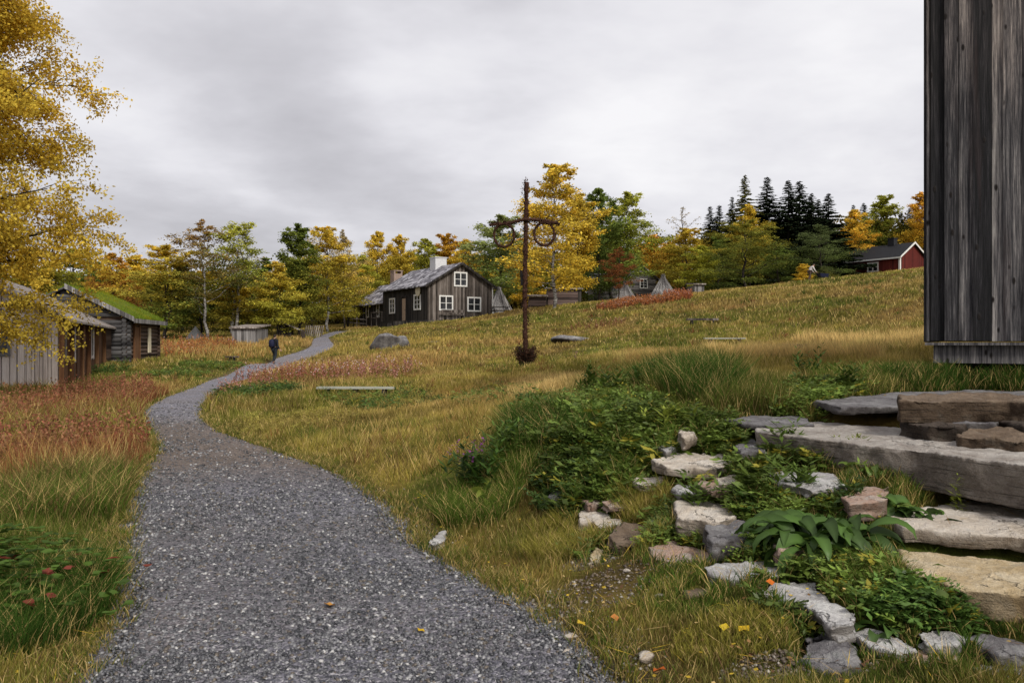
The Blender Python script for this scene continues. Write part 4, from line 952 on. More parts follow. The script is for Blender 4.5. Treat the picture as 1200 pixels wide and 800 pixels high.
# ------------------------------------------------------------------ midsummer pole
def midsummer_pole():
    x, y = at(616, 30), 30.0; z = gz(x, y)
    e = empty('midsummer_pole', (x, y, z), 0); tag(e, 'tall brown midsummer pole wound with withered leaves, with a cross-arm and two rings', 'pole')
    H = 6.77
    def lump(b, pts, r, n=40):
        P = []; Rr = []
        pts = [Vector(p) for p in pts]; seg = len(pts)-1
        for i in range(n+1):
            t = i/n*seg; k = min(int(t), seg-1); p = pts[k].lerp(pts[k+1], t-k)
            P.append(p+Vector((random.uniform(-1, 1), random.uniform(-1, 1), random.uniform(-1, 1)))*r*.18); Rr.append(r*random.uniform(.8, 1.2))
        b.tube(P, Rr, 8)
    b = MB(); lump(b, [(0, 0, -.3), (-.03, 0, 3), (.04, 0, H)], .078, 90); b.build('pole', M['garland'], e, True)
    b = MB(); lump(b, [(-1.32, 0, 5.20), (-.6, 0, 5.28), (0, -.12, 5.40), (.6, 0, 5.38), (1.25, 0, 5.24)], .06, 50); arm = b.build('crossarm', M['garland'], e, True)
    for cx, cz in ((-.79, 4.83), (.68, 4.88)):
        b = MB(); P = [(cx+.37*math.cos(a)*1.0, .02*math.sin(3*a), cz+.42*math.sin(a)) for a in np.linspace(0, 6.283, 37)]
        lump(b, P, .047, 60); b.build('ring', M['garland'], e, True)
    b = MB(); b.tube([(-.13, 0, 3.0), (-.16, 0, 3.55)], .06, 6); b.build('rope_cleat', M['house_dark'], e)
    # dead leaves stuck all along
    pts = []
    for _ in range(1700): pts.append((random.gauss(0, .06)-.02+.04*random.random(), random.gauss(0, .06), random.uniform(.2, H+.12)))
    for _ in range(700):
        t = random.uniform(-1.32, 1.25); pts.append((t, random.gauss(0, .05), 5.38-.1*abs(t)+random.gauss(0, .055)))
    for cx, cz in ((-.79, 4.83), (.68, 4.88)):
        for _ in range(260):
            a = random.uniform(0, 6.283); pts.append((cx+.37*math.cos(a)+random.gauss(0, .022), random.gauss(0, .03), cz+.42*math.sin(a)+random.gauss(0, .022)))
    P = np.array(pts); n = len(P); T = rdir(n); c = np.array((.06,.032,.022))*(.4+1.2*RS.rand(n, 1))
    V, F, C = kites(P, perp(T), T, .05+.05*RS.rand(n), .03+.02*RS.rand(n), c)
    mesh_obj('withered_leaves', np_mesh('withered_leaves', V, F, C), M['dry'], e)
    # brush wood at the foot
    f = empty('brushwood_bundle', (x, y-.02, z), 0); tag(f, 'bundle of dead brushwood around the foot of the midsummer pole', 'brushwood')
    b = MB(); tips = []
    for i in range(150):
        a = random.uniform(0, 6.283); r0 = random.uniform(.05, .2); r1 = r0+random.uniform(.1, .33); h = random.uniform(.35, .8)
        p0 = (math.cos(a)*r0, math.sin(a)*r0, 0); p1 = (math.cos(a)*r1, math.sin(a)*r1, h)
        b.tube([p0, ((p0[0]+p1[0])/2*.9, (p0[1]+p1[1])/2*.9, h*.55), p1], [.012, .009, .004], 3, False); tips.append(p1)
    b.build('twigs', M['darkbark'], f)
    P = np.repeat(np.array(tips), 16, 0)*np.array((1,1,1)); P = P*(.45+.55*RS.rand(len(P), 1))+RS.normal(size=P.shape)*.05; T = rdir(len(P))
    V, F, C = kites(P, perp(T), T, .05+.04*RS.rand(len(P)), .03+.02*RS.rand(len(P)), np.array((.05,.025,.016))*(.4+1.2*RS.rand(len(P), 1)))
    mesh_obj('dead_leaves', np_mesh('dead_leaves', V, F, C), M['dry'], f)
midsummer_pole()

# ------------------------------------------------------------------ people
def skin_mesh(name, joints, edges, radii, mat, parent, sub=2, root=None):
    me = bpy.data.meshes.new(name); names = list(joints); ix = {k: i for i, k in enumerate(names)}
    me.from_pydata([joints[k] for k in names], [(ix[a], ix[b]) for a, b in edges], [])
    o = bpy.data.objects.new(name, me); link(o, parent); me.materials.append(mat)
    md = o.modifiers.new('skin', 'SKIN'); md.use_smooth_shade = True
    sv = me.skin_vertices[0].data
    for k in names:
        r = radii[k]; sv[ix[k]].radius = (r, r) if not isinstance(r, tuple) else r; sv[ix[k]].use_root = (k == (root or names[0]))
    s = o.modifiers.new('sub', 'SUBSURF'); s.levels = sub; s.render_levels = sub
    return o
def person(label, loc, rz, J, top, legs, scale=1.0, hat='hair'):
    e = empty('person', loc, rz); e.scale = (scale,)*3; tag(e, label, 'person')
    joints = dict(J); ed = [('pelvis','waist'),('waist','chest'),('chest','neck'),('neck','head_low'),('head_low','head_top')]
    rad = dict(pelvis=.14, waist=.125, chest=.15, neck=.05, head_low=.082, head_top=.085)
    for s in 'lr':
        ed += [('chest', 'shoulder_'+s), ('shoulder_'+s, 'elbow_'+s), ('elbow_'+s, 'wrist_'+s), ('wrist_'+s, 'palm_'+s), ('pelvis', 'hip_'+s), ('hip_'+s, 'knee_'+s), ('knee_'+s, 'ankle_'+s), ('ankle_'+s, 'toe_'+s)]
        rad.update({'shoulder_'+s: .07, 'elbow_'+s: .045, 'wrist_'+s: .028, 'palm_'+s: .036, 'hip_'+s: .09, 'knee_'+s: .06, 'ankle_'+s: .04, 'toe_'+s: .035})
        w = Vector(J['wrist_'+s]); p = Vector(J['palm_'+s]); d = (p-w).normalized(); sd = d.cross(Vector((0,1,0))).normalized() if abs(d.y) < .9 else Vector((1,0,0))
        for i in range(4):
            k1, k2 = f'f{i}a'+s, f'f{i}b'+s; o_ = sd*((i-1.5)*.02); L = (.065, .078, .072, .055)[i]
            joints[k1] = tuple(p+o_+d*L*.6); joints[k2] = tuple(p+o_+d*L*.95+Vector((0, L*.35, 0))); ed += [('palm_'+s, k1), (k1, k2)]; rad[k1] = .009; rad[k2] = .008
        joints['th'+s] = tuple(w+d*.05+Vector((0, .045, 0))+sd*.02); ed.append(('wrist_'+s, 'th'+s)); rad['th'+s] = .010
    skin_mesh('body', joints, ed, rad, M['skin'], e)
    jk = {k: J[k] for k in ('pelvis','waist','chest','neck')}; ej = [('pelvis','waist'),('waist','chest'),('chest','neck')]; rj = dict(pelvis=.165, waist=.155, chest=.175, neck=.075)
    for s in 'lr':
        for a in ('shoulder_', 'elbow_', 'wrist_'): jk[a+s] = J[a+s]
        ej += [('chest', 'shoulder_'+s), ('shoulder_'+s, 'elbow_'+s), ('elbow_'+s, 'wrist_'+s)]; rj.update({'shoulder_'+s: .09, 'elbow_'+s: .062, 'wrist_'+s: .045})
    skin_mesh('jacket' if top == 'jacket' else 'shirt', jk, ej, rj, M[top], e)
    jt = {'pelvis': J['pelvis']}; et = []; rt = dict(pelvis=.15)
    for s in 'lr':
        for a in ('hip_', 'knee_', 'ankle_'): jt[a+s] = J[a+s]
        et += [('pelvis', 'hip_'+s), ('hip_'+s, 'knee_'+s), ('knee_'+s, 'ankle_'+s)]; rt.update({'hip_'+s: .105, 'knee_'+s: .078, 'ankle_'+s: .06})
    skin_mesh('trousers', jt, et, rt, M[legs], e)
    for s in 'lr':
        a, t = Vector(J['ankle_'+s]), Vector(J['toe_'+s]); skin_mesh('shoe', {'a': tuple(a-Vector((0,0,.03))), 'm': tuple((a+t)/2-Vector((0,0,.02))), 't': tuple(t)}, [('a','m'),('m','t')], dict(a=.052, m=.05, t=.042), M['shoe'], e)
    hl, ht = Vector(J['head_low']), Vector(J['head_top'])
    fwd = Vector((0, 1, 0))
    hm = boulder('x', 0, 0, 0, .1, .105, .115, M[hat], 0, 5, 'hair', None, hole=False, sub=3, amp=.1); hm.parent = e; hm.location = ht-fwd*.02+Vector((0,0,.015)); 
    for k in ('label',): 
        if k in hm: del hm[k]
    f = MB(); c = (hl+ht)/2+fwd*.083
    f.tube([c+Vector((0, .0, .02)), c+Vector((0, .028, -.012)), c+Vector((0, .0, -.02))], [.008, .013, .008], 6); f.build('nose', M['skin'], e)
    for sx in (-.033, .033):
        b = MB(); b.tube([c+Vector((sx, -.006, .026)), c+Vector((sx, .004, .026))], .011, 8); b.build('eye', M['dark'], e)
    for sx in (-.085, .085):
        b = MB(); b.tube([(hl+ht)/2+Vector((sx, -.01, -.03)), (hl+ht)/2+Vector((sx*1.12, -.015, .02))], [.012, .02], 6); b.build('ear', M['skin'], e)
    b = MB(); b.tube([c+Vector((-.022, -.004, -.045)), c+Vector((.022, -.004, -.045))], .006, 5); b.build('mouth', M['brownt'], e)
    return e
J1 = dict(pelvis=(0,0,.92), waist=(0,.01,1.08), chest=(.01,.02,1.33), neck=(.01,.03,1.47), head_low=(.01,.04,1.56), head_top=(.01,.045,1.64),
 shoulder_l=(-.18,.01,1.38), elbow_l=(-.26,-.10,1.13), wrist_l=(-.36,.06,.98), palm_l=(-.41,.12,.97),
 shoulder_r=(.20,.01,1.38), elbow_r=(.29,-.05,1.10), wrist_r=(.38,.0,.85), palm_r=(.44,.03,.80),
 hip_l=(-.09,0,.88), knee_l=(-.08,.10,.50), ankle_l=(-.07,-.02,.10), toe_l=(-.08,.14,.04),
 hip_r=(.09,0,.88), knee_r=(.08,.02,.49), ankle_r=(.07,-.16,.12), toe_r=(.08,-.02,.045))
px_, py_ = at(321.5, 48), 48.0; pz = float(base_h(np.array([px_]), np.array([py_]))[0])+.02
person('person in dark clothes walking away up the gravel path', (px_, py_, pz), math.radians(-25), J1, 'jacket', 'jeans')
def rucksack():
    e = empty('rucksack', (px_, py_, pz), math.radians(-25)); tag(e, 'navy blue rucksack on the back of the walking person', 'rucksack')
    b = MB(); n = 10
    rows = [(1.0, .12, .09), (1.03, .15, .12), (1.2, .16, .13), (1.36, .145, .11), (1.44, .09, .06)]
    vs = []; fs = []
    for z, a, d in rows:
        for k in range(n): t = 6.283*k/n; vs.append((a*math.copysign(abs(math.cos(t))**.6, math.cos(t)), -.24+d*math.copysign(abs(math.sin(t))**.6, math.sin(t)), z))
    for r in range(len(rows)-1):
        for k in range(n): fs.append((r*n+k, r*n+(k+1) % n, (r+1)*n+(k+1) % n, (r+1)*n+k))
    fs += [tuple(range(n))[::-1], tuple((len(rows)-1)*n+k for k in range(n))]
    b.add(vs, fs); b.build('bag', M['pack'], e, True)
    for s in (-1, 1):
        b = MB(); b.tube([(s*.1, -.16, 1.44), (s*.13, .03, 1.52), (s*.12, .19, 1.38), (s*.16, .12, 1.1), (s*.12, -.14, 1.02)], .022, 5); b.build('strap', M['jacket'], e)
rucksack()
J2 = dict(pelvis=(0,0,.90), waist=(0,.06,1.05), chest=(0,.20,1.25), neck=(0,.30,1.36), head_low=(0,.37,1.42), head_top=(0,.41,1.49),
 shoulder_l=(-.18,.20,1.28), elbow_l=(-.22,.32,1.02), wrist_l=(-.2,.48,.84), palm_l=(-.2,.54,.80),
 shoulder_r=(.18,.20,1.28), elbow_r=(.22,.32,1.02), wrist_r=(.2,.48,.84), palm_r=(.2,.54,.80),
 hip_l=(-.09,-.01,.87), knee_l=(-.09,.10,.48), ankle_l=(-.09,.02,.10), toe_l=(-.09,.17,.04),
 hip_r=(.09,-.01,.87), knee_r=(.09,-.04,.48), ankle_r=(.09,-.22,.11), toe_r=(.09,-.08,.045))
qx, qy, qz = on(949, 72)
person('person in a light shirt and brown trousers leaning forward on the grassy ridge', (qx, qy, qz), math.radians(-80), J2, 'shirt', 'brownt')
def wheelbarrow():
    c = Matrix.Rotation(math.radians(-80), 4, 'Z') @ Vector((0, 1.25, 0))
    e = empty('wheelbarrow', (qx+c.x, qy+c.y, gz(qx+c.x, qy+c.y)), math.radians(-80)); tag(e, 'dark wheelbarrow pushed by the person on the ridge', 'wheelbarrow')
    b = MB(); b.add([(-.2,-.3,.35),(.2,-.3,.35),(.2,.3,.3),(-.2,.3,.3),(-.33,-.45,.68),(.33,-.45,.68),(.33,.45,.62),(-.33,.45,.62)], [(0,3,2,1),(0,1,5,4),(1,2,6,5),(2,3,7,6),(3,0,4,7)]); b.build('tub', M['navy'], e)
    for s in (-1, 1):
        b = MB(); b.tube([(s*.2, -.72, .80), (s*.2, -.3, .36), (s*.06, .62, .2)], .02, 6); b.build('handle', M['iron'], e)
        b = MB(); b.tube([(s*.22, -.25, .36), (s*.24, -.32, 0)], .018, 6); b.build('leg', M['iron'], e)
    P = [(0, .66+.18*math.cos(a), .2+.18*math.sin(a)) for a in np.linspace(0, 6.283, 19)]; b = MB(); b.tube(P, .035, 6, False); b.build('wheel', M['shoe'], e)
wheelbarrow()

make_ground(); make_path(); make_gravel_stones()
# ------------------------------------------------------------------ trees
def grow_birch(seed, H=10., R=2.4, lo=.10, nl=30, nsub=5, ntw=0, per=26, leaf=.11, spread=.23, up=.9, prof='egg', rtrunk=.08, sides=5, trunks=1, lean=.006, bare_top=0.0, minsub=.3):
    rr = random.Random(seed); rs = np.random.RandomState(seed)
    b = MB(); tips = []; wts = []
    for tk in range(trunks):
        off = Vector((rr.uniform(-.5, .5), rr.uniform(-.4, .4), 0)) if trunks > 1 else Vector((0, 0, 0))
        n = 12; T = []; drift = Vector((rr.uniform(-lean, lean), rr.uniform(-lean, lean), 0))*H
        for i in range(n+1):
            t = i/n; T.append(off+off*t*.8+drift*t*t*3+Vector((rr.gauss(0, .006), rr.gauss(0, .006), 0))*H+Vector((0, 0, t*H-(.3 if i == 0 else 0))))
        b.tube(T, [rtrunk*(1-.93*i/n)+.004 for i in range(n+1)], 8 if sides > 4 else 6)
        for k in range(nl//trunks):
            t = lo+(.985-lo)*((k+rr.random())/(nl/trunks))**.85; f = t*n; i = min(int(f), n-1); p = T[i].lerp(T[i+1], f-i)
            s = (t-lo)/(1-lo)
            if prof == 'egg': pr = 1.95*(s+.12)**.5*(1-s)**.88+.04
            elif prof == 'low': pr = math.sin(math.pi*min(1, .30+.68*s))
            elif prof == 'cone': pr = 1.5*(s+.2)**.35*(1-s)**.78+.04
            elif prof == 'round': pr = 1.8*(s+.15)**.45*(1-s)**.8+.04
            else: pr = 1.18*(s+.3)**.3*(1-s)**.44+.04
            pr *= rr.uniform(.62, 1.15) if ntw else rr.uniform(.42, 1.28); L = R*pr
            az = k*2.39996+rr.uniform(-.5, .5); el = math.radians(rr.uniform(12, 42)*up+ 30*s*up) if ntw else math.radians(min(80, rr.uniform(0, 48)*up+42*s**3))
            d = Vector((math.cos(az)*math.cos(el), math.sin(az)*math.cos(el), math.sin(el))); P = [p]; q = p.copy(); m = 6
            for j in range(m):
                d = (d+Vector((rr.gauss(0, .12), rr.gauss(0, .12), rr.gauss(0, .10)+(.10*up if j < 3 else -.10+.12*s)))).normalized(); q = q+d*L/m; P.append(q.copy())
            r0 = rtrunk*(1-.9*t)*(.26 if ntw else .4)+.005
            b.tube(P, [r0*(1-.85*j/m)+.003 for j in range(m+1)], sides, False)
            lw = rr.uniform(0, 1)
            ns_ = nsub if ntw else max(1, int(round(nsub*min(1.3, pr*1.15+.22))))
            for j in range(ns_):
                t2 = minsub+(1-minsub)*(j+rr.random())/ns_; f2 = t2*m; i2 = min(int(f2), m-1); p2 = P[i2].lerp(P[i2+1], f2-i2)
                d2 = (d+Vector((rr.gauss(0, .8), rr.gauss(0, .8), rr.gauss(.05, .5)))).normalized(); L2 = L*rr.uniform(.22, .42)*(1.15-.4*t2)
                e2 = p2+d2*L2+Vector((0, 0, -.05*L2)); md = p2.lerp(e2, .5)+Vector((0, 0, .06*L2))
                b.tube([p2, md, e2], [.008*H/10+.002, .006, .003], 3, False)
                if ntw == 0:
                    for q3 in (md, e2, p2.lerp(e2, .75)): tips.append((q3.x, q3.y, q3.z, lw, t, s))
                else:
                    for w in range(ntw):
                        p3 = p2.lerp(e2, (w+.6)/ntw); d3 = (d2*.5+Vector((rr.gauss(0, .6), rr.gauss(0, .6), rr.gauss(-.25, .35)))).normalized(); L3 = rr.uniform(.3, .75)
                        e3 = p3+d3*L3+Vector((0, 0, -.12)); b.tube([p3, p3.lerp(e3, .5)+Vector((0, 0, .03)), e3], [.006, .004, .002], 3, False)
                        for q in (.35, .7, 1.0):
                            x3 = p3.lerp(e3, q); tips.append((x3.x, x3.y, x3.z, lw, t, s))
    tips = np.array(tips); n = len(tips)
    cnt = rs.poisson(per*(1-bare_top*tips[:, 5]**1.5)*(.35+1.3*rs.rand(n))); I = np.repeat(np.arange(n), cnt); C0 = tips[I, :3]+rs.normal(size=(len(I), 3))*spread*(np.ones((len(I), 1)) if ntw else np.clip(1.25-tips[I, 5], .3, 1.0)[:, None])*np.array((1, 1, .7))
    N = len(I); T_ = rdir(N, -.55, rs); S_ = perp(T_, rs); k = rs.rand(N)
    clump = rs.rand(n)[I]; mixv = np.clip(.95-1.15*tips[I, 5]+.5*(clump-.5)+.35*(tips[I, 3]-.5)+.15*rs.normal(size=N), 0, 1)
    val = (.62+.6*k)*(.75+.5*clump) if ntw else (.40+1.0*k**1.3)*(.55+.9*clump)
    col = np.stack([mixv, val, np.zeros(N)], 1)
    V, F, Cc = kites(C0, S_, T_, leaf*(.6+.8*rs.rand(N)), leaf*.72*(.6+.8*rs.rand(N)), col)
    return b, np_mesh('crown', V, F, Cc)
def grow_spruce(seed, H=10., R=1.5):
    rr = random.Random(seed); rs = np.random.RandomState(seed); b = MB()
    b.tube([(0, 0, -.3), (0, 0, H*.5), (rr.uniform(-.05, .05), 0, H)], [.13, .07, .008], 6)
    Cs = []; Ts = []; z = .5
    while z < H-.1:
        s = z/H; n = 6; L0 = R*(1-s)**.95*rr.uniform(.6, 1.25)+.05
        for k in range(n):
            if rr.random() < .10: continue
            a = rr.uniform(0, 6.283); L = L0*rr.uniform(.6, 1.15); sag = rr.uniform(.18, .45)*(1-s)
            P = [Vector((0, 0, z)), Vector((math.cos(a)*L*.5, math.sin(a)*L*.5, z-sag*L*.35)), Vector((math.cos(a)*L, math.sin(a)*L, z-sag*L*.55))]
            b.tube(P, [.015, .01, .004], 3, False)
            m = max(8, int(L*75)); t = rs.rand(m)*.95+.08
            p = np.array([P[0].lerp(P[2], x)+Vector((0, 0, -sag*L*.12*math.sin(3.14*x))) for x in t])
            sd = np.array((-math.sin(a), math.cos(a), 0)); fw = np.array((math.cos(a), math.sin(a), -.25))
            sg = rs.choice([-1, 1], m)[:, None]
            Cs.append(p); Ts.append(fw*.7+sd*sg*(.3+.6*rs.rand(m, 1))+np.array((0, 0, -.35))*rs.rand(m, 1)+rs.normal(size=(m, 3))*.15)
        z += .08+.13*(1-s)*rr.uniform(.6, 1.2)
    C0 = np.concatenate(Cs); T_ = np.concatenate(Ts); T_ /= np.linalg.norm(T_, axis=1, keepdims=True); N = len(C0)
    S_ = np.cross(T_, np.array((0, 0, 1.0))+rs.normal(size=(N, 3))*.4); S_ /= np.linalg.norm(S_, axis=1, keepdims=True)
    col = np.stack([rs.rand(N), .6+.7*rs.rand(N), np.zeros(N)], 1)
    sz = np.clip(1.2-C0[:, 2]/H, .32, 1); V, F, C = kites(C0, S_, T_, (.26+.14*rs.rand(N))*sz, (.13+.07*rs.rand(N))*sz, col)
    return b, np_mesh('crown', V, F, C)

PROTO = {}
def proto(key, kind, **kw):
    b, crown = (grow_spruce if kind == 's' else grow_birch)(**kw)
    me = bpy.data.meshes.new('trunk'); me.from_pydata(b.v, [], b.f); me.polygons.foreach_set('use_smooth', [True]*len(me.polygons))
    me.materials.append(M['darkbark']); crown.materials.append(M['needle'] if kind == 's' else M['leaf'])
    PROTO[key] = (me, crown, kw.get('H', 10.), kw.get('R', 2.4 if kind == 'b' else 1.5))
proto('egg1', 'b', seed=1, nl=56, per=30, leaf=.13); proto('egg2', 'b', seed=2, nl=56, per=30, leaf=.125, prof='egg', R=2.2)
proto('tall1', 'b', seed=3, nl=50, R=1.7, prof='col', per=30, leaf=.13, lo=.12, up=1.2); proto('tall2', 'b', seed=4, nl=50, R=1.6, prof='cone', per=32, leaf=.13, lo=.08, up=1.1)
proto('open1', 'b', seed=5, nl=26, R=2.6, prof='egg', per=32, lo=.2, up=1.3, bare_top=.45, spread=.2); proto('open2', 'b', seed=6, nl=24, R=2.4, per=32, trunks=2, lo=.2, up=1.3, bare_top=.4)
proto('bush1', 'b', seed=7, nl=40, R=3.0, prof='round', per=30, lo=.04, nsub=6, spread=.24, leaf=.10); proto('bush2', 'b', seed=8, nl=40, R=2.9, prof='round', per=28, lo=.05, spread=.24)
proto('bare', 'b', seed=9, nl=26, R=1.9, prof='egg', per=3.2, lo=.2, up=1.4, spread=.14)
proto('big', 'b', seed=10, nl=44, R=2.6, prof='egg', per=26, lo=.14, nsub=6, leaf=.12, spread=.21, up=1.1)
proto('spr1', 's', seed=11, R=2.5); proto('spr2', 's', seed=12, R=2.1); proto('spr3', 's', seed=13, R=2.9)
PV = {}
for k in PROTO:
    me = PROTO[k][1]; a = np.empty(len(me.vertices)*3, dtype=np.float32); me.vertices.foreach_get('co', a); a = a.reshape(-1, 3)
    PV[k] = (np.percentile(a[:, 2], 99.8), (np.percentile(a[:, 0], 97)-np.percentile(a[:, 0], 3)))
SPW = 1.25
C = dict(yel=(.85,.64,.10), gold=(.80,.58,.075), orange=(.74,.42,.055), ygreen=(.56,.55,.08), olive=(.34,.31,.05), green=(.19,.25,.05), dgreen=(.12,.16,.038), rust=(.30,.12,.045), pale=(.52,.42,.24), sage=(.17,.21,.085),
 bronze=(.46,.28,.09), moss=(.46,.50,.18), spr=(.024,.040,.022), spr2=(.045,.058,.028))
def tree(label, key, u, Y, vtop, wpx, c1, c2, cat='birch tree', name=None, bark='darkbark', group=None, rz=None):
    x = at(u, Y); z = float(base_h(np.array([x]), np.array([Y]))[0])-.05
    H = (CAMZ+(400-vtop)/FPX*Y)-z; me_t, me_c, H0, R0 = PROTO[key]
    sz = H/PV[key][0]; sx = (wpx*(1.95 if key[:3] == 'spr' else 1.08)/FPX*Y)/PV[key][1]
    name = name or {'spruce tree': 'spruce_tree', 'birch tree': 'birch_tree'}.get(cat, cat.replace(' ', '_'))
    e = empty(name, (x, Y, z), rz if rz is not None else random.uniform(0, 6.28)); e.scale = (sx, sx, sz); tag(e, label, cat, group)
    t = bpy.data.objects.new('trunk', me_t); link(t, e)
    if bark != 'darkbark': t.material_slots[0].link = 'OBJECT'; t.material_slots[0].material = M[bark]
    c = bpy.data.objects.new('crown', me_c); link(c, e)
    j = random.uniform(.88, 1.12); c.color = (*[q*j for q in C[c1]], 1); c['tint'] = [q*j for q in C[c2]]
    return e
T = tree
# left of the timber house
T('small orange-leaved birch just above the turf roof', 'egg1', 131, 66, 297, 44, 'orange', 'rust')
T('golden birch behind the turf-roofed cabin', 'egg2', 160, 74, 300, 62, 'gold', 'olive')
T('full yellow birch right of the turf-roofed cabin, green towards its foot', 'big', 196, 62, 288, 76, 'yel', 'green')
T('dark green bushy birch at the corner of the turf-roofed cabin', 'bush1', 178, 70, 330, 64, 'olive', 'dgreen', rz=1)
T('tall open birch with white forked foot and bronze top left of the walker', 'open1', 240, 61, 258, 78, 'bronze', 'dgreen', bark='birchbark', rz=2)
T('tall thin-topped birch close beside the bronze-topped one', 'open2', 266, 63, 261, 74, 'ygreen', 'dgreen', bark='birchbark', rz=.4)
T('dense dark green young birch filling the foot of the two tall birches', 'bush2', 236, 66, 322, 66, 'green', 'dgreen')
T('yellowing low birch right of the two tall open birches', 'egg1', 278, 64, 328, 50, 'yel', 'olive')
T('nearly bare grey-twigged birch right of the tall open birches', 'bare', 290, 70, 285, 46, 'pale', 'olive')
T('dark green birch with a ragged top left of the yellow one by the dark hut', 'tall2', 309, 72, 303, 40, 'green', 'dgreen')
T('bright yellow birch over the dark hut', 'egg2', 326, 64, 307, 54, 'yel', 'ygreen')
T('tall slim green birch right of the bright yellow birch', 'tall1', 351, 67, 264, 42, 'green', 'olive', rz=.5)
T('tall amber birch with a pale trunk left of the timber house', 'big', 384, 72, 266, 58, 'gold', 'olive', bark='birchbark')
T('thin-leaved ochre birch behind the tall amber birch', 'open1', 403, 78, 270, 46, 'pale', 'gold')
T('orange-brown low birch behind the annex of the timber house', 'egg1', 408, 84, 312, 52, 'gold', 'olive')
T('greenish yellow birch above the annex roof', 'egg2', 424, 92, 300, 40, 'ygreen', 'olive')
T('pointed golden birch left of the masonry chimney', 'egg1', 442, 96, 272, 38, 'gold', 'olive')
T('pointed yellow-orange birch directly left of the white chimney', 'egg2', 471, 96, 276, 38, 'gold', 'olive', rz=2)
T('yellow-green birch rising behind the white chimney', 'egg1', 497, 98, 280, 38, 'ygreen', 'olive')
T('small orange birch over the ridge of the timber house', 'tall1', 523, 100, 274, 32, 'orange', 'gold')
T('rounded golden birch over the gable of the timber house', 'egg2', 549, 94, 281, 46, 'gold', 'gold')
T('large grey-green birch between the timber house and the midsummer pole', 'big', 586, 84, 253, 74, 'moss', 'green', rz=1.1)
T('orange birch seen behind the midsummer pole', 'egg1', 612, 92, 280, 36, 'orange', 'gold')
# right of the pole
T('tallest yellow birch, white-stemmed, directly right of the midsummer pole', 'big', 649, 62, 194, 76, 'yel', 'gold', bark='birchbark', rz=.3)
T('pale-topped golden birch behind the tallest yellow one', 'tall1', 676, 74, 228, 38, 'gold', 'gold')
T('tall green birch left of a pair right of the tallest yellow birch', 'egg1', 702, 80, 222, 50, 'green', 'dgreen', rz=1.8)
T('tall yellow-green birch with rounded top, right one of the pair', 'big', 734, 82, 226, 58, 'ygreen', 'green', rz=1)
T('dark green birch filling the gap under the green pair', 'bush1', 716, 88, 268, 62, 'green', 'dgreen')
T('sparse reddish-brown small tree in front of the grey log houses', 'open1', 726, 70, 290, 38, 'rust', 'rust', cat='rowan tree')
T('low orange birch right of the green pair', 'egg2', 766, 98, 276, 50, 'orange', 'gold')
T('orange birch behind the large pole hut', 'egg1', 784, 94, 284, 40, 'orange', 'olive')
T('almost leafless pale birch sticking up behind the olive one', 'bare', 799, 104, 243, 36, 'pale', 'pale')
T('broad olive-gold birch behind the large pole hut', 'big', 803, 86, 268, 50, 'gold', 'olive')
T('small bright yellow-green birch beside the outhouse', 'egg1', 821, 80, 288, 34, 'ygreen', 'ygreen')
T('dark green birch between the yellow-green birch and the spruces', 'bush2', 842, 90, 274, 48, 'green', 'dgreen')
T('leftmost thin spruce on the skyline', 'spr2', 832, 112, 243, 18, 'spr', 'spr2', 'spruce tree')
T('second thin spruce from the left on the skyline', 'spr2', 843, 110, 242, 20, 'spr', 'spr2', 'spruce tree')
T('dark thin spruce with a bent tip left of the yellow-sided spruce', 'spr2', 858, 106, 232, 16, 'spr', 'spr2', 'spruce tree')
T('tall spruce rising out of yellow birch foliage', 'spr1', 873, 98, 207, 26, 'olive', 'spr2', 'spruce tree')
T('golden birch wrapped around the tall spruce', 'egg2', 878, 92, 240, 42, 'gold', 'olive')
T('very broad dark olive birch right of the outhouse', 'bush1', 872, 78, 258, 76, 'olive', 'dgreen')
T('lean dark spruce with sparse top on the ridge', 'spr2', 899, 98, 209, 26, 'spr', 'spr2', 'spruce tree')
T('short dark spruce between the lean one and the twin spruces', 'spr1', 909, 96, 246, 26, 'spr', 'spr2', 'spruce tree')
T('dark spruce forming the left of the thick spruce pair', 'spr3', 924, 94, 213, 30, 'spr', 'spr2', 'spruce tree', rz=1)
T('dense dark spruce forming the right of the thick spruce pair', 'spr3', 937, 96, 214, 34, 'spr', 'spr2', 'spruce tree', rz=2)
T('dark spruce just right of the thick spruce pair', 'spr1', 951, 100, 228, 26, 'spr', 'spr2', 'spruce tree')
T('shorter dark spruce tucked between taller ones above the round green tree', 'spr1', 959, 102, 235, 24, 'spr', 'spr2', 'spruce tree')
T('straight narrow spruce standing clear above the round green tree', 'spr1', 971, 98, 228, 28, 'spr', 'spr2', 'spruce tree')
T('dark young birch in the shade under the spruces', 'bush2', 912, 84, 288, 46, 'green', 'dgreen')
T('round sage-green sallow in front of the spruces', 'bush1', 962, 82, 264, 52, 'sage', 'dgreen', cat='sallow tree', name='sallow_tree')
T('small yellow sapling beside the leaning person', 'tall1', 941, 74, 309, 14, 'yel', 'gold', cat='sapling', name='sapling')
T('low grey-green bush right of the leaning person', 'bush2', 966, 76, 311, 18, 'sage', 'olive', cat='bush', name='bush')
T('orange-gold birch directly left of the red cottage', 'egg1', 1003, 104, 246, 34, 'gold', 'orange')
T('spruce tip showing left behind the orange-gold birch', 'spr2', 1000, 112, 241, 14, 'spr', 'spr2', 'spruce tree')
T('spruce tip showing right behind the orange-gold birch', 'spr1', 1012, 112, 239, 20, 'spr', 'spr2', 'spruce tree')
T('tall yellowish green birch above the roof of the red cottage', 'tall1', 1036, 108, 229, 34, 'ygreen', 'green')
T('green birch low behind the roof of the red cottage', 'bush2', 1022, 112, 272, 36, 'olive', 'green')
T('thin spruce left of the chimney of the red cottage', 'spr1', 1056, 114, 249, 16, 'spr', 'spr2', 'spruce tree')
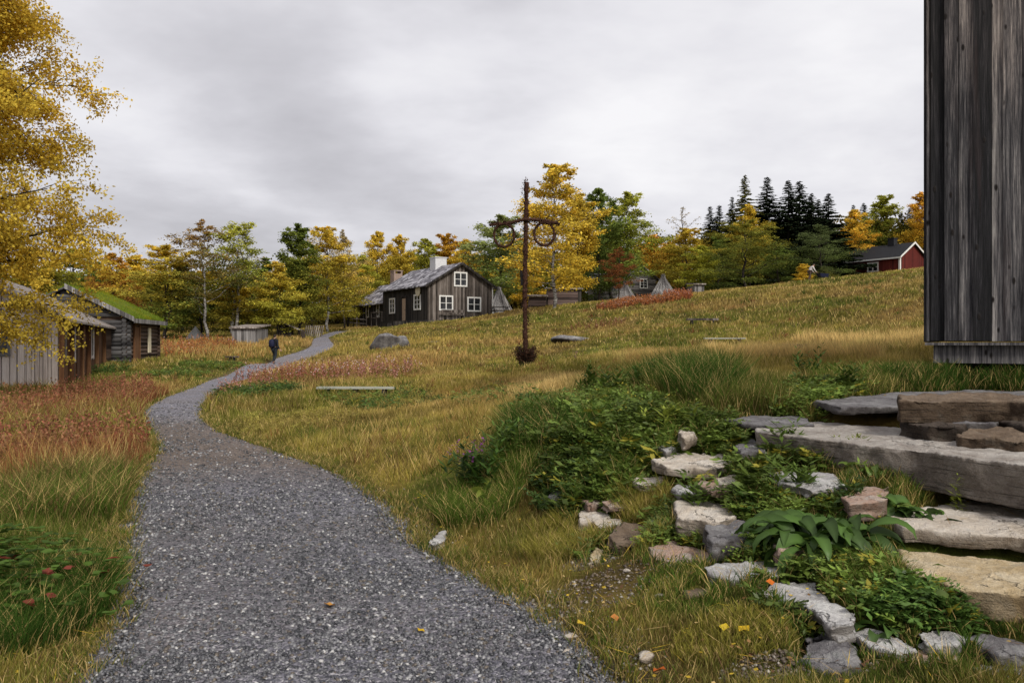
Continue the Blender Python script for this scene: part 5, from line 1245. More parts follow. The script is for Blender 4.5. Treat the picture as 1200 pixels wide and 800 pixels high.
T('slender spruce right of the chimney of the red cottage', 'spr1', 1066, 112, 245, 20, 'spr', 'spr2', 'spruce tree')
T('orange birch standing against the edge of the barn', 'egg2', 1082, 104, 226, 40, 'orange', 'gold')
T('dark green birch behind the red cottage gable', 'bush1', 1050, 118, 268, 52, 'olive', 'dgreen')
# the wood behind
bk = [(-60,90,300,60),(-5,84,300,60),(40,88,290,56),(85,92,292,60),(112,86,306,50),(150,92,318,52),(185,96,312,50),(215,90,308,50),(250,96,318,60),(300,98,322,50),(335,94,316,44),(365,100,300,44),(395,104,306,44),(428,108,306,46),(458,110,298,44),(484,112,298,40),(510,112,296,44),(538,112,298,40),(568,108,300,50),(600,110,304,40),(630,104,290,44),(664,106,282,44),(690,104,284,40),(712,110,280,50),(748,112,282,44),(782,112,290,40),(818,108,284,40),(855,108,280,44),(890,110,276,44),(925,112,268,44),(950,108,270,44),(985,110,280,40),(1030,118,268,40),(1075,120,262,44),(1110,112,250,50),(1150,112,250,50)]
kk = ['egg1', 'bush1', 'egg2', 'big', 'bush2']; cc = [('gold', 'olive'), ('olive', 'dgreen'), ('gold', 'green'), ('ygreen', 'olive'), ('green', 'dgreen'), ('orange', 'olive')]
lab = {'gold': 'golden birch in the back row of the wood, showing between nearer crowns', 'olive': 'olive birch in the back row of the wood, showing between nearer crowns', 'ygreen': 'yellow-green birch in the back row of the wood, showing between nearer crowns', 'green': 'green birch in the back row of the wood, showing between nearer crowns', 'orange': 'orange birch in the back row of the wood, showing between nearer crowns'}
for i, (u, Y, v, w) in enumerate(bk):
    c1, c2 = cc[i % 6]; T(lab[c1], kk[i % 5], u, Y, v, w*1.15, c1, c2, group=c1+' birches of the back row')
# far dense wood, one mass
def far_wood():
    n = 110000; Y = RS.uniform(104, 126, n); tt = RS.uniform(-.95, .85, n); x = tt*Y; z = base_h(x, Y)
    top = 5.0+3.2*fbm(x/3., Y/4., 41)+2.2*fbm(x/1.2, Y/1.5, 42); hz = z-.5+top*RS.rand(n)**1.15
    P = np.stack([x, Y, hz], 1); Tn = rdir(n); k = fbm(x/4, Y/4, 8)[:, None]
    c = (np.array((.06,.075,.018))*(1-k)+np.array((.22,.15,.02))*k)*(.4+.8*RS.rand(n, 1))
    V, F, Cc = kites(P, perp(Tn), Tn, .32+.25*RS.rand(n), .25+.15*RS.rand(n), c)
    o = mesh_obj('far_wood', np_mesh('far_wood', V, F, Cc), M['grass']); tag(o, 'far-off mass of mixed autumn wood behind the settlement', 'wood', kind='stuff')
far_wood()
# the big birch at the left edge
def near_birch():
    b, crown = grow_birch(seed=31, H=13.0, R=3.2, lo=.115, nl=84, nsub=9, ntw=6, per=25, leaf=.068, spread=.11, up=.55, prof='low', rtrunk=.2, sides=6, minsub=.18)
    X, Y = -12.2, 16.8; e = empty('birch_tree', (X, Y, gz(X, Y)), .6); tag(e, 'big golden birch reaching in from the left edge over the pale board shed', 'birch tree')
    me = bpy.data.meshes.new('trunk'); me.from_pydata(b.v, [], b.f); me.polygons.foreach_set('use_smooth', [True]*len(me.polygons)); me.materials.append(M['darkbark'])
    link(bpy.data.objects.new('trunk', me), e); crown.materials.append(M['leaf'])
    c = bpy.data.objects.new('crown', crown); link(c, e); c.color = (.84,.54,.06, 1); c['tint'] = (.60,.46,.07)
near_birch()

# ------------------------------------------------------------------ grass and herbs
def keep_mask(x, y):
    k = np.ones(len(x), bool)
    for P in HOLES:
        x0, y0 = P.min(0)-.02; x1, y1 = P.max(0)+.02; i = np.where((x > x0) & (x < x1) & (y > y0) & (y < y1))[0]
        if len(i): k[i[poly_sd(x[i], y[i], P) < .015]] = False
    for o in (TH, bpy.data.objects['board_shed'], bpy.data.objects['turf_roofed_cabin'], bpy.data.objects['storage_barn']):
        Mi = (Matrix.Translation(o.location) @ Matrix.Rotation(o.rotation_euler.z, 4, 'Z')).inverted()
        lx = Mi[0][0]*x+Mi[0][1]*y+Mi[0][3]; ly = Mi[1][0]*x+Mi[1][1]*y+Mi[1][3]
        x0, x1, y1 = {'timber_house': (0, 6, 18), 'board_shed': (-5.6, 0, 14.6), 'turf_roofed_cabin': (-5, 0, 5.8), 'storage_barn': (.0, 6, 5)}[o.name]
        k &= ~((lx > x0) & (lx < x1) & (ly > .02) & (ly < y1))
    return k
DIRT = [(G(720,690), .48, .30), (G(700,660), .22, .2), (G(935,790), .3, .12)]
def grass_layer(name, label, N, r0, r1, pw, hs, ws, near, t0=-.80, t1=.80, lean=.55):
    q = RS.rand(N); e = 1-pw; r = (r0**e+(r1**e-r0**e)*q)**(1/e); tt = RS.uniform(t0, t1, N)
    x = tt*r; y = r*1.0; sd = path_sd(x, y)
    k = sd > -.05+.16*fbm(x/.18, y/.18, 61)-.05*RS.rand(N); x, y, r, sd = x[k], y[k], r[k], sd[k]
    k = keep_mask(x, y)
    for (c, rx, ry) in DIRT:
        d = np.sqrt(((x-c[0])/rx)**2+((y-c[1])/ry)**2)+(fbm(x/.12, y/.12, 9)-.5)*.9; k &= ~((d < 1) & (RS.rand(len(x)) < .93))
    x, y, r, sd = x[k], y[k], r[k], sd[k]
    z = ground(x, y, sd)-.01; c, h = zcol(x, y)
    tuss = fbm(x/.22, y/.22, 91); edge = .35+.65*sstep(.0, .55, sd)
    h = h*hs*edge*(.35+.65*RS.rand(len(x)))*(.55+.9*tuss)
    h = np.maximum(h, .018)
    n = len(x); dr = (RS.rand(n) < .16+.2*(1-edge))[:, None]
    c = np.where(dr, np.array(PAL['straw'])*(.6+.6*RS.rand(n, 1)), c)*(.65+.7*RS.rand(n, 1))
    if near:
        gm = (RS.rand(n) < .45)[:, None]; c = np.where(gm, c*.45+np.array(PAL['green'])*.6, c*np.array((.86, .84, .9)))
    w = ws*(.6+.8*RS.rand(n))*np.maximum(1, r/6.0)
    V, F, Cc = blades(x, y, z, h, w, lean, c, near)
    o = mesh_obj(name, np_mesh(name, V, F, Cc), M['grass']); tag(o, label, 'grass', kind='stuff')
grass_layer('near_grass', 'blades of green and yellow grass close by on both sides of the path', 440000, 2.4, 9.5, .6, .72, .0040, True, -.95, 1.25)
grass_layer('meadow_grass', 'autumn meadow grass of green, straw and rust tints in the middle distance', 500000, 9, 32, .75, .95, .0060, False, -.88, .95)
grass_layer('far_grass', 'far autumn grass on the hillside and around the houses', 300000, 30, 98, .35, .95, .0075, False)

def edge_tufts():
    X = []; Y = []
    for P, zl, bb in LIMS:
        n = len(P)
        for i in range(n):
            a = P[i]; b = P[(i+1) % n]; m = int(np.hypot(*(b-a))*420); t = RS.rand(m, 1); q = a+(b-a)*t; nr = np.array((b[1]-a[1], a[0]-b[0])); nr = nr/(np.hypot(*nr)+1e-9)
            q = q+nr*(np.abs(RS.normal(size=(m, 1)))*.05+.008); k = fbm(q[:, 0]/.15, q[:, 1]/.15, 23) > .42; X.append(q[k, 0]); Y.append(q[k, 1])
    x = np.concatenate(X); y = np.concatenate(Y); k = keep_mask(x, y); x, y = x[k], y[k]; n = len(x); d = fbm(x/.2, y/.2, 29)
    c = np.where(RS.rand(n, 1) < .25, np.array(PAL['straw'])*.8, np.where(RS.rand(n, 1) < .5, np.array(PAL['green']), np.array(PAL['deep'])))*(.6+.8*RS.rand(n, 1))
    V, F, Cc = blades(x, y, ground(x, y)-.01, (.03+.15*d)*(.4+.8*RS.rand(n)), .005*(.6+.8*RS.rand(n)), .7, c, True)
    tag(mesh_obj('grass_tufts', np_mesh('grass_tufts', V, F, Cc), M['grass']), 'short grass growing in the joints and along the edges of the stones', 'grass', kind='stuff')
edge_tufts()
def path_edge_grass():
    X = []; Y = []
    for E, sgn in ((PL, -1), (PR, 1)):
        for i in range(len(E)-1):
            a, b = E[i], E[i+1]
            if a[1] < 2.2 or a[1] > 30: continue
            L = np.hypot(*(b-a)); m = int(L*1500/max(1, a[1]/6)); t = RS.rand(m, 1); nr = np.array((b[1]-a[1], a[0]-b[0]))/(L+1e-9)*sgn
            q = a+(b-a)*t; o = RS.normal(size=(m, 1))*.09+.10+.16*(fbm(q[:, 0]/.3, q[:, 1]/.3, 31)[:, None]-.62); q = q+nr*o; X.append(q[:, 0]); Y.append(q[:, 1])
    x = np.concatenate(X); y = np.concatenate(Y); k = keep_mask(x, y) & (fbm(x/.12, y/.12, 37) > .36); x, y = x[k], y[k]; n = len(x); d = fbm(x/.25, y/.25, 38)
    c = np.where(RS.rand(n, 1) < .35, np.array(PAL['straw'])*.75, np.where(RS.rand(n, 1) < .5, np.array(PAL['green']), np.array(PAL['olive'])*.8))*(.5+.8*RS.rand(n, 1))
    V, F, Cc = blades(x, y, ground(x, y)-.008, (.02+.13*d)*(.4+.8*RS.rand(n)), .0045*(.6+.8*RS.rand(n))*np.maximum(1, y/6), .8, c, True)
    tag(mesh_obj('verge_grass', np_mesh('verge_grass', V, F, Cc), M['grass']), 'short uneven grass creeping over both edges of the gravel path', 'grass', kind='stuff')
path_edge_grass()
def tussocks():
    n = 5200; r = 9+52*RS.rand(n)**1.5; x = RS.uniform(-.75, .75, n)*r; y = r; k = (path_sd(x, y) > .4) & keep_mask(x, y) & (fbm(x/4, y/3, 55) > .40) & ~((y < 14) & (x > -.5)); x, y = x[k], y[k]; n = len(x)
    m = 20; sz = .6+.9*RS.rand(n)**2; s_ = np.repeat(sz, m); r0 = np.repeat(np.hypot(x, y), m)
    pal = np.array([PAL['olive'], PAL['green'], PAL['brown'], PAL['rust'], PAL['straw'], PAL['deep'], PAL['tan']]); ci = RS.choice(7, n, p=[.26,.22,.14,.10,.14,.05,.09])
    X = np.repeat(x, m)+RS.normal(size=n*m)*.09*s_; Y = np.repeat(y, m)+RS.normal(size=n*m)*.09*s_
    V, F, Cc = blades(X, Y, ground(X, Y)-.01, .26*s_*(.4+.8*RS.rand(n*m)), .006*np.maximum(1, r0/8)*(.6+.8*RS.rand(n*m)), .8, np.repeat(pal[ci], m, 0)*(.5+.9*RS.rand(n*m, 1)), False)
    tag(mesh_obj('tussock_grass', np_mesh('tussock_grass', V, F, Cc), M['grass']), 'rough tussocks of green, brown and bleached grass dotted over the meadow', 'grass', kind='stuff')
tussocks()
def zmask(u, v, du, dv, n):
    cx, cy = G(u, v); x1, _ = G(u+du, v); _, ya = G(u, v+dv); _, yb = G(u, v-dv); rx = abs(x1-cx); ry = abs(yb-ya)/2; cy = (ya+yb)/2
    a = RS.rand(n)*6.283; rr = np.sqrt(RS.rand(n)); return cx+np.cos(a)*rr*rx, cy+np.sin(a)*rr*ry
def tall_grass(name, label, spots, w, cols, lean=.5, near=True):
    VS = []; FS = []; CS = []; o0 = 0
    for (u, v, du, dv, n, h, ci) in spots:
        x, y = zmask(u, v, du, dv, n); sd = path_sd(x, y); k = (sd > .05) & keep_mask(x, y); x, y, sd = x[k], y[k], sd[k]; n = len(x)
        d = fbm(x/.35, y/.35, 19); hh = h*(.4+.6*RS.rand(n))*(.5+1.0*d)
        c = np.array(PAL[ci])*(.6+.8*RS.rand(n, 1)); s = (RS.rand(n) < .14)[:, None]; c = np.where(s, np.array(PAL['straw'])*(.6+.5*RS.rand(n, 1)), c)
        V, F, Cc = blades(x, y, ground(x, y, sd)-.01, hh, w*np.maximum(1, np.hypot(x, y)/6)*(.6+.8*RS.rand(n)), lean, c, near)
        VS.append(V); FS.append(F+o0); CS.append(Cc); o0 += len(V)
    o = mesh_obj(name, np_mesh(name, np.concatenate(VS), np.concatenate(FS), np.concatenate(CS)), M['grass']); tag(o, label, 'grass', kind='stuff')
tall_grass('long_grass', 'long soft tufts of dark green grass on the bank and along the left edge', [
 (815,470,58,16,9000,.50,'deep'),(1000,452,60,8,3000,.22,'green'),(1140,446,120,8,7000,.24,'deep'),(625,525,40,26,4500,.40,'deep'),(600,560,40,20,3000,.32,'green'),
 (700,520,40,20,2500,.30,'deep'),(70,605,80,35,5500,.40,'green'),(70,600,90,40,3000,.42,'brown'),(70,510,90,36,3500,.42,'olive'),(40,740,70,60,7000,.30,'deep'),(120,690,30,60,4000,.22,'green'),(860,760,80,30,2500,.09,'olive'),(1130,730,70,30,2600,.10,'deep'),(1030,680,50,20,3000,.15,'green'),(660,640,60,25,4000,.18,'olive'),
 (560,600,50,25,3500,.25,'green'),(960,520,30,20,1200,.2,'green'),(1000,490,40,10,1500,.2,'green'),(800,700,60,30,2500,.08,'green'),(760,540,100,40,5000,.24,'green'),(690,560,60,40,3500,.28,'green'),(880,590,60,30,1800,.18,'green'),(740,600,60,25,2500,.2,'olive'),(850,480,40,12,1200,.3,'green')], .0045, None, .75)
tall_grass('straw_grass', 'tall straw-coloured and rusty grass stems', [
 (900,425,100,12,9000,.50,'straw'),(1040,410,60,18,6000,.55,'straw'),(640,460,80,14,5000,.26,'straw'),(60,500,90,36,5000,.42,'rust'),(70,505,90,36,2500,.45,'brown'),(110,475,60,16,2500,.40,'rust'),(60,555,80,28,1600,.5,'rust'),(40,560,60,25,700,.5,'tan'),(230,412,110,8,2500,.4,'tan'),(230,412,110,8,700,.4,'orange'),(320,404,60,6,1600,.4,'tan'),
 (780,428,80,10,3000,.35,'tan'),(420,432,130,10,4000,.4,'tan'),(450,404,100,6,2500,.4,'gold')], .0034, None, .4)

# red and pink willowherb going to seed
def spires(name, label, spots):
    VS = []; FS = []; CS = []; o0 = 0
    for (u, v, du, dv, n, h, c1, c2, fluff) in spots:
        x, y = zmask(u, v, du, dv, n); sd = path_sd(x, y); k = (sd > .1) & keep_mask(x, y); x, y = x[k], y[k]; n = len(x); z = ground(x, y)
        hh = h*(.55+.6*RS.rand(n)); m = 16
        P = np.repeat(np.stack([x, y, z], 1), m, 0); t = np.tile((np.arange(m)+.5)/m, n); P[:, 2] += t*np.repeat(hh, m); ln = np.repeat(RS.normal(size=(n, 2))*.12, m, 0); P[:, :2] += ln*(t*t)[:, None]*np.repeat(hh, m)[:, None]
        Tn = rdir(len(P), .5); c = np.where((RS.rand(len(P), 1) < .5), np.array(C1(c1)), np.array(C1(c2)))*(.6+.8*RS.rand(len(P), 1))
        f = ((t > .6) & (RS.rand(len(P)) < fluff))[:, None]; c = np.where(f, np.array((.62,.46,.44)), c)
        s = np.repeat(np.maximum(1, y/22.), m)
        V, F, Cc = kites(P, perp(Tn), Tn, (.10*(1-.5*t))*s**.5, .028*s**.6*np.ones(len(P)), c)
        VS.append(V); FS.append(F+o0); CS.append(Cc); o0 += len(V)
        V, F, Cc = blades(x, y, z, hh, .008*s[::m], .12, np.array((.20,.06,.03)), False); VS.append(V); FS.append(F+o0); CS.append(Cc); o0 += len(V)
    o = mesh_obj(name, np_mesh(name, np.concatenate(VS), np.concatenate(FS), np.concatenate(CS)), M['dry']); tag(o, label, 'willowherb', kind='stuff')
def C1(k): return {'red': (.28,.105,.065), 'pink': (.42,.19,.165), 'orange': (.46,.17,.06), 'rust': (.24,.125,.065), 'grn': (.10,.12,.02), 'mauve': (.40,.12,.30), 'dk': (.06,.06,.02)}[k]
spires('pink_willowherb', 'pinkish red willowherb with white seed fluff beside the upper path', [
 (345,448,50,8,170,.70,'red','rust',.14),(350,445,46,5,60,.70,'pink','red',.25),(430,442,52,7,120,.68,'pink','rust',.22),(400,446,90,9,80,.5,'rust','grn',.05),(280,462,30,6,60,.5,'pink','rust',.12),(470,441,20,6,25,.5,'pink','rust',.2)])
spires('red_willowherb', 'band of orange-red willowherb below the pole huts on the slope', [
 (755,357,54,3,520,.50,'orange','rust',.05),(795,351,22,2,200,.65,'red','orange',.05),(720,362,26,2.5,200,.5,'orange','rust',.05),(700,384,40,3,40,.4,'rust','rust',.05)])
spires('rusty_weeds', 'rust-red dock and willowherb stems in the rough grass on the left', [
 (60,490,80,28,420,.55,'rust','red',.0),(60,535,90,22,200,.5,'rust','red',.0),(120,468,36,10,150,.55,'rust','red',.0),(20,560,40,20,60,.45,'rust','rust',.0),(225,408,60,5,150,.7,'rust','orange',.03),(200,415,60,5,100,.55,'rust','orange',.03)])
def herb_mass(name, label, spots, cat='herbs'):
    VS = []; FS = []; CS = []; o0 = 0
    for (u, v, du, dv, n, h, leaf, col) in spots:
        x, y = zmask(u, v, du, dv, n); sd = path_sd(x, y); k = (sd > .12) & keep_mask(x, y); x, y = x[k], y[k]; n = len(x); z = ground(x, y)
        m = 15; hh = h*(.4+.9*RS.rand(n))*(.55+.9*fbm(x/.4, y/.4, 48)); base = np.repeat(np.stack([x, y, z], 1), m, 0); t = np.tile((np.arange(m)+1.)/m, n)
        a = np.repeat(RS.rand(n)*6.283, m); arch = np.repeat(hh, m); d = np.stack([np.cos(a), np.sin(a), np.zeros(len(a))], 1)
        P = base+d*(arch*t*t*.75)[:, None]; P[:, 2] += arch*(1.25*t-.6*t*t)
        sg = np.tile(np.where(np.arange(m) % 2 == 0, 1., -1.), n)[:, None]; sdv = np.stack([-np.sin(a), np.cos(a), np.zeros(len(a))], 1)*sg
        Tn = d*.55+sdv*.9+RS.normal(size=P.shape)*.28+np.array((0, 0, .15)); Tn /= np.linalg.norm(Tn, axis=1, keepdims=True)
        N_ = np.cross(Tn, np.array((0, 0, 1.))+RS.normal(size=P.shape)*.35); N_ /= np.linalg.norm(N_, axis=1, keepdims=True)
        cl = np.repeat(RS.rand(n), m)[:, None]; pt = np.repeat(np.clip((fbm(x/.45, y/.45, 47)-.5)*3+.5, 0, 1), m)[:, None]; c = np.array(PAL[col])*(.55+.8*cl)*(.75+.5*RS.rand(len(P), 1))*(.85+1.1*pt)
        c = c*np.array((1.05, .98, 1.1)); yl = np.repeat(RS.rand(n) < .05, m)[:, None]; c = np.where(yl, np.array((.34,.30,.04)), c)
        L = leaf*(.5+.8*RS.rand(len(P)))*(1.15-.5*t)*np.repeat(.6+1.0*RS.rand(n)**1.6, m); V, F, Cc = kites(P, N_, Tn, L, L*.42, c)
        VS.append(V); FS.append(F+o0); CS.append(Cc); o0 += len(V)
    o = mesh_obj(name, np_mesh(name, np.concatenate(VS), np.concatenate(FS), np.concatenate(CS)), M['herb']); tag(o, label, cat, kind='stuff')
herb_mass('bank_herbs', 'low leafy green weeds growing all over the stony bank', [
 (770,545,100,45,2600,.17,.055,'green'),(770,540,110,45,800,.2,.095,'green'),(690,570,60,50,500,.2,.10,'green'),(880,560,90,40,500,.16,.09,'green'),(660,520,50,25,300,.28,.10,'green'),(820,620,90,40,1600,.12,.05,'green'),(990,710,120,50,450,.11,.05,'green'),(1000,520,90,30,700,.15,.05,'green'),(680,570,60,50,1500,.17,.055,'deep'),(880,520,60,25,900,.15,.055,'green'),(900,590,70,30,1000,.15,.055,'green'),(740,490,60,25,1300,.25,.07,'green'),
 (640,500,50,25,900,.26,.07,'deep'),(980,475,60,14,700,.22,.06,'green'),(1000,600,50,20,350,.14,.06,'deep'),(930,660,60,25,450,.12,.05,'green'),(1130,655,80,16,700,.14,.07,'deep'),(1080,720,80,20,350,.12,.06,'deep'),
 (860,640,60,25,600,.10,.045,'green'),(700,640,50,20,250,.10,.045,'green'),(960,490,50,10,500,.22,.06,'green'),(1030,520,40,6,60,.2,.06,'green'),(1080,588,60,5,160,.16,.07,'green'),(1000,602,50,8,160,.14,.06,'green'),(960,545,40,12,260,.2,.07,'green'),(905,520,24,10,120,.2,.07,'green'),(1020,550,40,12,220,.2,.06,'green'),(780,620,50,20,400,.12,.05,'green'),(860,600,40,14,260,.12,.05,'deep')])
herb_mass('path_side_herbs', 'patches of low leafy weeds in the meadow near the path', [
 (300,466,40,8,500,.35,.09,'deep'),(215,440,40,5,350,.25,.09,'green'),(250,430,50,4,300,.25,.1,'green'),(440,470,60,10,420,.25,.07,'green'),(470,478,60,8,300,.22,.06,'deep'),(580,470,60,10,350,.25,.07,'green'),(350,500,70,12,300,.18,.05,'olive'),(110,440,24,8,200,.5,.10,'deep')])

def soil_crumbs():
    xs = []; ys = []
    for (c, rx, ry) in DIRT:
        n = 1100; a = RS.rand(n)*6.283; q = np.sqrt(RS.rand(n))*1.15; xs.append(c[0]+np.cos(a)*q*rx); ys.append(c[1]+np.sin(a)*q*ry)
    n = 5000; i = RS.randint(0, len(PR)-1, n); t = RS.rand(n, 1); q = PR[i]*(1-t)+PR[i+1]*t+np.abs(RS.normal(size=(n, 2)))*np.array((.14, .05)); k = q[:, 1] < 9; xs.append(q[k, 0]); ys.append(q[k, 1])
    x = np.concatenate(xs); y = np.concatenate(ys); k = keep_mask(x, y) & (y > 2.3); x, y = x[k], y[k]; n = len(x); s = .004+.012*RS.rand(n)**3; z = ground(x, y)
    b = np.array([(1,0,0),(0,1,0),(-1,0,0),(0,-1,0),(0,0,.7),(0,0,-.7)]); V = b[None]*(1+.5*(RS.rand(n, 6, 3)-.5))*s[:, None, None]+np.stack([x, y, z+s*.3], -1)[:, None, :]
    f = np.array([(0,1,4),(1,2,4),(2,3,4),(3,0,4),(1,0,5),(2,1,5),(3,2,5),(0,3,5)]); F = (f[None]+(np.arange(n)*6)[:, None, None]).reshape(-1, 3)
    pal = np.array([(.10,.075,.05),(.16,.12,.08),(.30,.27,.23),(.07,.05,.035),(.42,.38,.32)]); C_ = pal[RS.choice(5, n, p=[.35,.3,.13,.17,.05])]
    tag(mesh_obj('soil_crumbs', np_mesh('soil_crumbs', V.reshape(-1, 3), F, np.repeat(C_, 6, 0)), M['stones']), 'crumbs of earth and grit on the bare patches and path edge', 'soil', kind='stuff')
    n = 9000; r = 2.6+11*RS.rand(n)**1.3; x = RS.uniform(-.7, .72, n)*r; y = r; sd = path_sd(x, y); k = sd > -.15; x, y, sd = x[k], y[k], sd[k]; n = len(x); P = np.stack([x, y, ground(x, y, sd)+.012+.05*RS.rand(n)*(sd > .1)], 1)
    a = RS.rand(n)*6.283; T_ = np.stack([np.cos(a), np.sin(a), .25*RS.normal(size=n)], 1); S_ = np.stack([-np.sin(a), np.cos(a), .3*RS.normal(size=n)], 1)
    pal = np.array([(.50,.36,.15),(.30,.17,.07),(.55,.38,.05),(.16,.09,.05)]); long = RS.rand(n) < .6
    V, F, Cc = kites(P, S_, T_, np.where(long, .08+.12*RS.rand(n), .02+.012*RS.rand(n)), np.where(long, .003, .018), pal[RS.choice(4, n)]*(.6+.6*RS.rand(n, 1)))
    tag(mesh_obj('plant_litter', np_mesh('plant_litter', V, F, Cc), M['dry']), 'dry stalks and bits of leaf scattered over the grass', 'litter', kind='stuff')
soil_crumbs()
# single leafy plants
def dock(seed, n, L, W, col, up=.75, droop=1.0):
    rr = random.Random(seed); V = []; F = []; Cc = []
    for i in range(n):
        a = rr.uniform(0, 6.283); l = L*rr.uniform(.55, 1.1); w = W*rr.uniform(.7, 1.1); el = rr.uniform(.35, 1.35)*up; m = 9; b0 = len(V)
        base = Vector((rr.gauss(0, .05), rr.gauss(0, .05), 0)); d = Vector((math.cos(a), math.sin(a), 0)); s = Vector((-d.y, d.x, 0)); tw = rr.uniform(-.9, .9)
        p = base.copy(); ang = el*1.25; k = rr.uniform(.55, 1.35); c = [q*k for q in PAL[col]]
        if rr.random() < .02: c = [.16, .20, .04]
        for j in range(m+1):
            t = j/m; pw = 0 if t < .25 else math.sin(math.pi*min(1, ((t-.25)/.75)**.8))**.75; ww = w*.5*pw+.004
            nrm = d*(-math.sin(ang))+Vector((0, 0, math.cos(ang))); sd = (s+nrm*tw).normalized()
            wav = math.sin(t*19+i)*.10*ww
            V += [tuple(p-sd*ww+nrm*(ww*.35+wav)), tuple(p), tuple(p+sd*ww+nrm*(ww*.35-wav))]; vv = .85+.3*t; Cc += [[q*vv for q in c], [q*vv*1.45+.01 for q in c], [q*vv for q in c]]
            ang -= rr.uniform(.7, 1.9)*droop*(.10+.22*t); p = p+(d*math.cos(ang)+Vector((0, 0, math.sin(ang))))*(l/m)
        for j in range(m):
            o = b0+j*3; F += [(o, o+1, o+4, o+3), (o+1, o+2, o+5, o+4)]
    return np_mesh('leafy_plant', V, F, Cc, True)
def put_plant(name, label, cat, me, u, v, dz=0.0, mat='herb', group=None, s=1.0):
    x, y = G(u, v); o = mesh_obj(name, me, M[mat]); o.location = (x, y, gz(x, y)+dz); o.scale = (s,)*3; o.rotation_euler = (0, 0, random.uniform(0, 6.28)); tag(o, label, cat, group); return o
for i, (u, v, n, L, W, lab_) in enumerate([
 (955,652,95,.42,.085,'largest dock plant with long drooping dark leaves between the rubble and the steps'),
 (928,640,50,.38,.075,'dock plant standing at the left behind the largest one'),
 (990,640,50,.40,.075,'dock plant leaning against the pinkish stone'),
 (1075,592,30,.26,.085,'dark dock plant spilling over the corner of the wide tan slab'),
 (1040,600,18,.22,.08,'small dock plant between the pinkish stone and the wide tan slab'),
 (1150,668,14,.16,.06,'broad-leaved plant in the shade under the wide tan slab'),
 (1085,662,16,.18,.07,'bright broad-leaved plant at the left corner under the wide tan slab'),
 (575,595,26,.34,.09,'pale-leaved dock at the left foot of the green bank'),
 (1030,745,12,.14,.06,'low plantain with a big leaf beside the grey torn schist slab'),
 (965,588,14,.20,.07,'upright dock shoots in front of the blue-grey slab'),
 (1095,706,12,.14,.05,'dark small plant with brown stalks below the yellow-beige slab'),
 (1020,560,22,.17,.06,'yellow-green tuft of leaves growing against the face of the stone beam')]):
    put_plant('dock_plant', lab_, 'dock plant', dock(60+i, n, L, W, 'lime' if 'pale' in lab_ else 'green' if 'bright' in lab_ or 'yellow' in lab_ or 'pale' in lab_ else 'deep', .85, .8 if 'pale' in lab_ else 1.0), u, v)
def stem_plant(seed, stems, H, leaf, col, flower=None):
    rr = random.Random(seed); V = []; F = []; Cc = []
    def kite(p, d, s, L, W, c):
        o = len(V); V.extend([tuple(p), tuple(p+d*L*.45+s*W*.5), tuple(p+d*L), tuple(p+d*L*.45-s*W*.5)]); F.append((o, o+1, o+2, o+3)); Cc.extend([c]*4)
    for i in range(stems):
        sg = .10 if stems > 6 else .012
        x, y = rr.gauss(0, sg), rr.gauss(0, sg); h = H*rr.uniform(.6, 1.05); lx, ly = rr.gauss(0, .12), rr.gauss(0, .12); k = rr.uniform(.7, 1.3); c0 = [q*k for q in PAL[col]]
        m = 22
        for j in range(m):
            t = (j+1)/m; p = Vector((x+lx*h*t*t, y+ly*h*t*t, h*t)); a = j*2.4+i; el = rr.uniform(-.1, .7)
            d = Vector((math.cos(a)*math.cos(el), math.sin(a)*math.cos(el), math.sin(el))); s = d.cross(Vector((0, 0, 1))).normalized()
            kk_ = rr.uniform(.7, 1.3); L = leaf*(.5+.9*math.sin(math.pi*min(1, t*.95)))
            if flower and t > .72: kite(p, d, s, .035, .03, flower)
            else: kite(p, d, s, L, L*.24, [q*kk_ for q in c0])
        o = len(V); V.extend([(x-.003, y, 0), (x+.003, y, 0), (x+lx*h, y+ly*h, h)]); F.append((o, o+1, o+2, o+2)); Cc.extend([c0]*3)
    me = bpy.data.meshes.new('willowherb'); F2 = [f if f[2] != f[3] else f[:3] for f in F]; me.from_pydata(V, [], F2)
    a = me.color_attributes.new('Col', 'FLOAT_COLOR', 'POINT'); a.data.foreach_set('color', np.hstack([np.array(Cc), np.ones((len(Cc), 1))]).astype(np.float32).ravel()); return me
